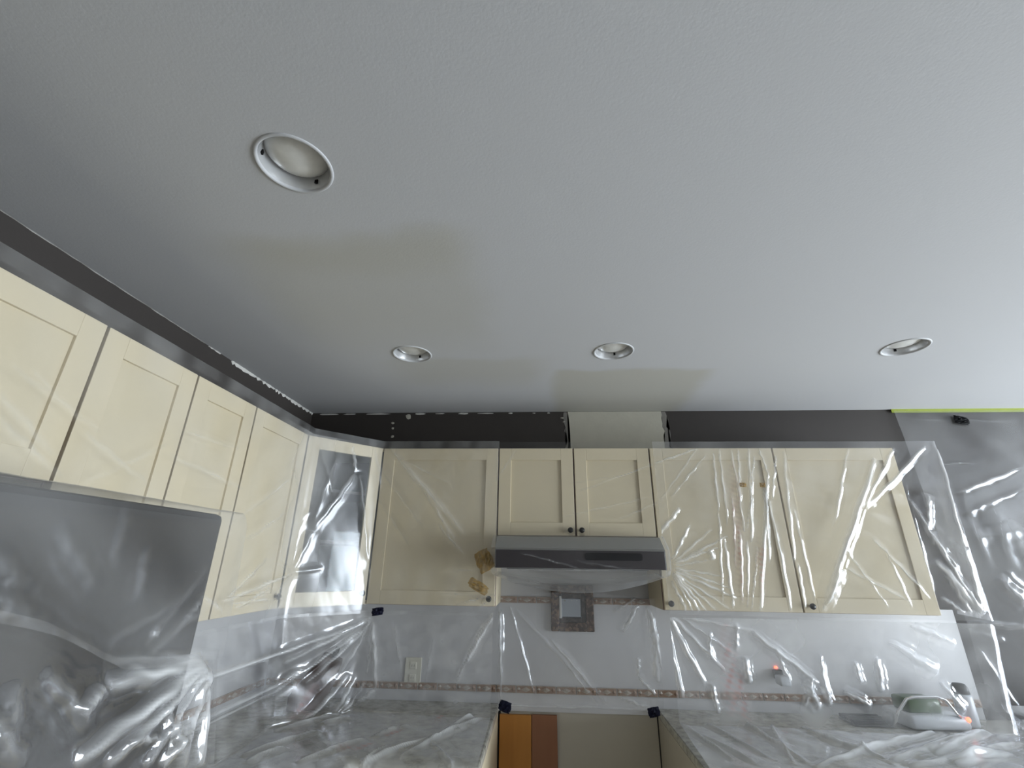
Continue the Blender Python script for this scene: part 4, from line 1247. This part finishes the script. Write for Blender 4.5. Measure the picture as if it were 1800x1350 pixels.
# 3  right cabinets with the loose tent past their end
p3 = [(X2 + 0.012, YS), (1.2, YS), (X3 - 0.02, YS), (X3 + 0.18, YS - 0.005), (X3 + 0.30, YW - 0.03)]
p3b = [(X2 + 0.012, YS - 0.01), (1.2, YS - 0.008), (X3 - 0.02, YS - 0.01), (X3 + 0.165, YS - 0.02), (X3 + 0.29, YW - 0.03)]
film('plastic_sheet', 'crumpled clear plastic sheet over the right-hand wall cabinets, tented past their end',
     [row(p3, TOP + 0.024), row(p3, TOP - 0.02), row(p3, 1.75), row(p3b, BOT - 0.012)],
     FILM['right'], [('RIGHT_UPPER', 'xz', None), ('RIGHT_TENT', 'xz', None)], ds=0.005, crinkle=0.0012, seed=3)

# 4  below the hood, taped at the worktop corners
film('plastic_sheet', 'clear plastic sheet hanging below the hood across the range gap',
     [[(X1 + 0.004, 2.50, 1.41), (0.17, 2.52, 1.44), (X2 - 0.01, 2.50, 1.41)], [(X1 + 0.006, 2.505, 1.20), (0.17, 2.52, 1.2), (X2 - 0.006, 2.505, 1.20)], [(X1 + 0.008, 2.52, 0.926), (0.17, 2.53, 0.922), (X2 - 0.010, 2.52, 0.930)]],
     FILM['gap'], [('GAP', 'xz', None)], ds=0.005, crinkle=0.0010, seed=4)

# 5  lower left: from the cabinets over the wall facing and the worktop
q0 = [(XS + 0.01, 0.97), (XS + 0.01, YW - 0.64), (XL + 0.02, YS - 0.012), (X1 - 0.004, YS - 0.012)]
q1 = [(XS + 0.025, 0.97), (XS + 0.012, YW - 0.61), (XL + 0.0, YS + 0.012), (X1 - 0.004, YS - 0.006)]
q2 = [(XS + 0.05, 0.97), (XS + 0.02, YW - 0.60), (XL + 0.0, YS + 0.012), (X1 - 0.004, YS - 0.02)]
q3 = [(XC + 0.74, 0.97), (XC + 0.74, YW - 0.80), (XC + 0.80, YW - 0.74), (X1 - 0.004, YW - 0.74)]
q4 = [(XC + 0.80, 0.97), (XC + 0.80, YW - 0.82), (XC + 0.82, YW - 0.80), (X1 - 0.004, YW - 0.80)]
vert = lambda G_: (G_[..., 2] > 0.950) * 1.0
horz = lambda G_: (G_[..., 2] <= 0.950) * 1.0
film('plastic_sheet', 'clear plastic sheet draped from the left cabinets over the corner worktop',
     [row(q0, BOT - 0.02), row(q1, 1.13), row(q2, 0.945), row(q3, CT + 0.012), row(q4, CT + 0.004), row(q4, 0.62)],
     FILM['low'], [('LEFT_SPLASH', 'xz', vert), ('LEFT_COUNTER', 'xy', horz)], ds=0.0065, crinkle=0.0010, seed=5, extra=lambda G_: (0 * G_[..., 0], 0.16 * horz(G_)))

# 6  lower right
def rowz(pts, z, zlow):
    return [(p[0], p[1], z if p[0] < 2.0 else zlow) for p in pts]


g0 = [(X2 + 0.006, YS - 0.012), (1.2, YS - 0.012), (X3 + 0.16, YS - 0.014), (X3 + 0.30, YW - 0.10), (2.9, YW - 0.12)]
g1 = [(X2 + 0.006, YS - 0.006), (1.2, YS - 0.012), (X3 + 0.14, YS - 0.012), (X3 + 0.30, YW - 0.12), (2.9, YW - 0.14)]
g2 = [(X2 + 0.006, YS - 0.015), (1.2, YS - 0.03), (X3 + 0.10, YS - 0.03), (X3 + 0.32, YW - 0.16), (2.9, YW - 0.2)]
g3 = [(X2 + 0.000, YW - 0.74), (1.2, YW - 0.74), (X3 + 0.10, YW - 0.74), (X3 + 0.32, YW - 0.74), (2.9, YW - 0.74)]
g4 = [(X2 + 0.000, YW - 0.80), (1.2, YW - 0.80), (X3 + 0.10, YW - 0.80), (X3 + 0.32, YW - 0.80), (2.9, YW - 0.80)]
film('plastic_sheet', 'wrinkled clear plastic sheet over the right worktop and the appliances on it',
     [rowz(g0, BOT - 0.022, 0.99), rowz(g1, 1.15, 0.965), row(g2, 0.95), row(g3, CT + 0.012), row(g4, CT + 0.004), row(g4, 0.62)],
     FILM['counter'], [('RIGHT_SPLASH', 'xz', vert), ('RIGHT_COUNTER', 'xy', horz)], ds=0.0055, crinkle=0.0016, seed=6, smooth=14, extra=lambda G_: (0 * G_[..., 0], 0.20 * horz(G_)))

# 7  fridge: upper sheet with a drooping hem, lower sheet gathered at the fridge corner
ya, yb2 = FY0 - 0.02, FY1 + 0.055
ys = np.linspace(ya, yb2, 9)


def frow(x, zf, dx=0.0):
    return [(x + dx * k / 8, yy, zf(yy)) for k, yy in enumerate(ys)]


hemz = lambda yy: np.interp(yy, [0.0, 0.57, 0.66, 0.74, 0.82, 0.93, 1.03], [1.56, 1.505, 1.455, 1.415, 1.398, 1.392, 1.386])
film('plastic_sheet', 'cloudy plastic sheet over the upper front of the fridge with a drooping hem',
     [frow(FX - 0.16, lambda q: FZ + 0.010), frow(FX + 0.004, lambda q: FZ + 0.008), frow(FX + 0.014, lambda q: FZ - 0.02), frow(FX + 0.020, lambda q: hemz(q))],
     FILM['fridge'], [('FRIDGE_UPPER', 'yz', None)], ds=0.005, crinkle=0.0005, seed=7, wave=(0.2, 0.5))
film('plastic_sheet', 'shiny plastic sheet gathered at the lower corner of the fridge',
     [frow(FX + 0.008, lambda q: hemz(q) + 0.015), frow(FX + 0.010, lambda q: hemz(q) - 0.01), frow(FX + 0.07, lambda q: 1.10), frow(FX + 0.10, lambda q: 0.45)],
     FILM['fridge_low'], [('FRIDGE_LOWER', 'yz', None)], ds=0.006, crinkle=0.0006, seed=8, wave=(0.15, 0.5))

# 8  dark wall past the cabinets, hung from the green tape
film('plastic_sheet', 'plastic sheet hanging from green tape over the dark wall at right',
     [[(2.07, YW - 0.012, H - 0.012), (2.5, YW - 0.012, H - 0.012), (3.3, YW - 0.012, H - 0.012)], [(2.085, YW - 0.014, 2.2), (2.5, YW - 0.016, 2.2), (3.3, YW - 0.02, 2.2)],
      [(2.10, YW - 0.03, 1.6), (2.5, YW - 0.06, 1.6), (3.3, YW - 0.05, 1.6)], [(2.09, YW - 0.03, 0.95), (2.5, YW - 0.05, 0.95), (3.3, YW - 0.05, 0.95)]],
     FILM['wall'], [('RIGHT_WALL', 'xz', None)], ds=0.0065, crinkle=0.0009, seed=9, wave=(0.12, 0.4),
     extra=lambda G_: (0 * G_[..., 0], 0.01 + 0.24 * np.exp(-((G_[..., 2] - 1.72) / 0.20) ** 2) * (0.6 + 0.4 * np.sin(G_[..., 0] * 17 + G_[..., 2] * 9))))

# ------------------------------------------------------------------ tape
tag(obj('tape_strip', box((2.062, YW - 0.014, H - 0.022), (3.32, YW - 0.010, H - 0.0005)), M['green_tape']), 'long green tape strip along the ceiling edge at right', 'tape')


def tape_piece(label, c, w_, h_, mat, seed, cat='tape', grp=None, tilt=0.0):
    """crumpled little piece of tape in the xz plane, facing the room"""
    r_ = random.Random(seed)
    bm = bmesh.new()
    n = 8
    Vv = [[None] * (n + 1) for _ in range(n + 1)]
    for i in range(n + 1):
        for j in range(n + 1):
            u, v = i / n - 0.5, j / n - 0.5
            k = 1 - 0.35 * abs(v) * 2 * r_.random()
            px, pz = u * w_ * k, v * h_ * (1 - 0.25 * abs(u) * r_.random())
            dy = -0.006 - 0.010 * r_.random() * (1 - (2 * max(abs(u), abs(v))) ** 2)
            ca, sa = math.cos(tilt), math.sin(tilt)
            Vv[i][j] = bm.verts.new((c[0] + px * ca - pz * sa, c[1] + dy, c[2] + px * sa + pz * ca))
    for i in range(n):
        for j in range(n):
            bm.faces.new((Vv[i][j], Vv[i + 1][j], Vv[i + 1][j + 1], Vv[i][j + 1]))
    bmesh.ops.solidify(bm, geom=bm.faces[:], thickness=0.0012)
    bmesh.ops.recalc_face_normals(bm, faces=bm.faces)
    o = obj('tape_piece', bm, mat)
    at = o.data.attributes.new('milk', 'FLOAT', 'POINT')
    for dd in at.data:
        dd.value = r_.uniform(0.6, 1.4)
    return tag(o, label, cat, grp)


TG = 'bits of tape'
tape_piece('navy tape scrap under the cabinet left of the hood', (-0.765, YS - 0.018, 1.348), 0.058, 0.034, M['blue_tape'], 1, grp=TG, tilt=0.15)
tape_piece('navy tape scrap at the left worktop corner of the range gap', (-0.178, 2.515, 0.945), 0.062, 0.046, M['blue_tape'], 2, grp=TG, tilt=-0.3)
tape_piece('navy tape scrap at the right worktop corner of the range gap', (0.502, 2.515, 0.943), 0.056, 0.040, M['blue_tape'], 3, grp=TG, tilt=0.2)
tape_piece('tan masking tape scrap on the film beside the left end of the hood', (-0.275, YS - 0.012, 1.575), 0.085, 0.10, M['masking_tape'], 4, grp=TG, tilt=0.5)
tape_piece('yellowish masking tape scrap near the lower knob left of the hood', (-0.30, YS - 0.012, 1.462), 0.105, 0.045, M['masking_tape'], 5, grp=TG, tilt=-0.5)
tape_piece('tiny amber tape scrap on the right cabinets, the left one of two', (0.985, YS - 0.014, 1.937), 0.034, 0.022, M['masking_tape'], 6, grp=TG)
tape_piece('tiny amber tape scrap on the right cabinets, the right one of two', (1.078, YS - 0.014, 1.937), 0.028, 0.022, M['masking_tape'], 7, grp=TG)
tape_piece('small black scrap below the green tape on the dark wall', (2.42, YW - 0.020, 2.365), 0.085, 0.05, M['black'], 8, grp=TG, tilt=-0.25)  # black scrap added to give a small dark spot in the wall sheet
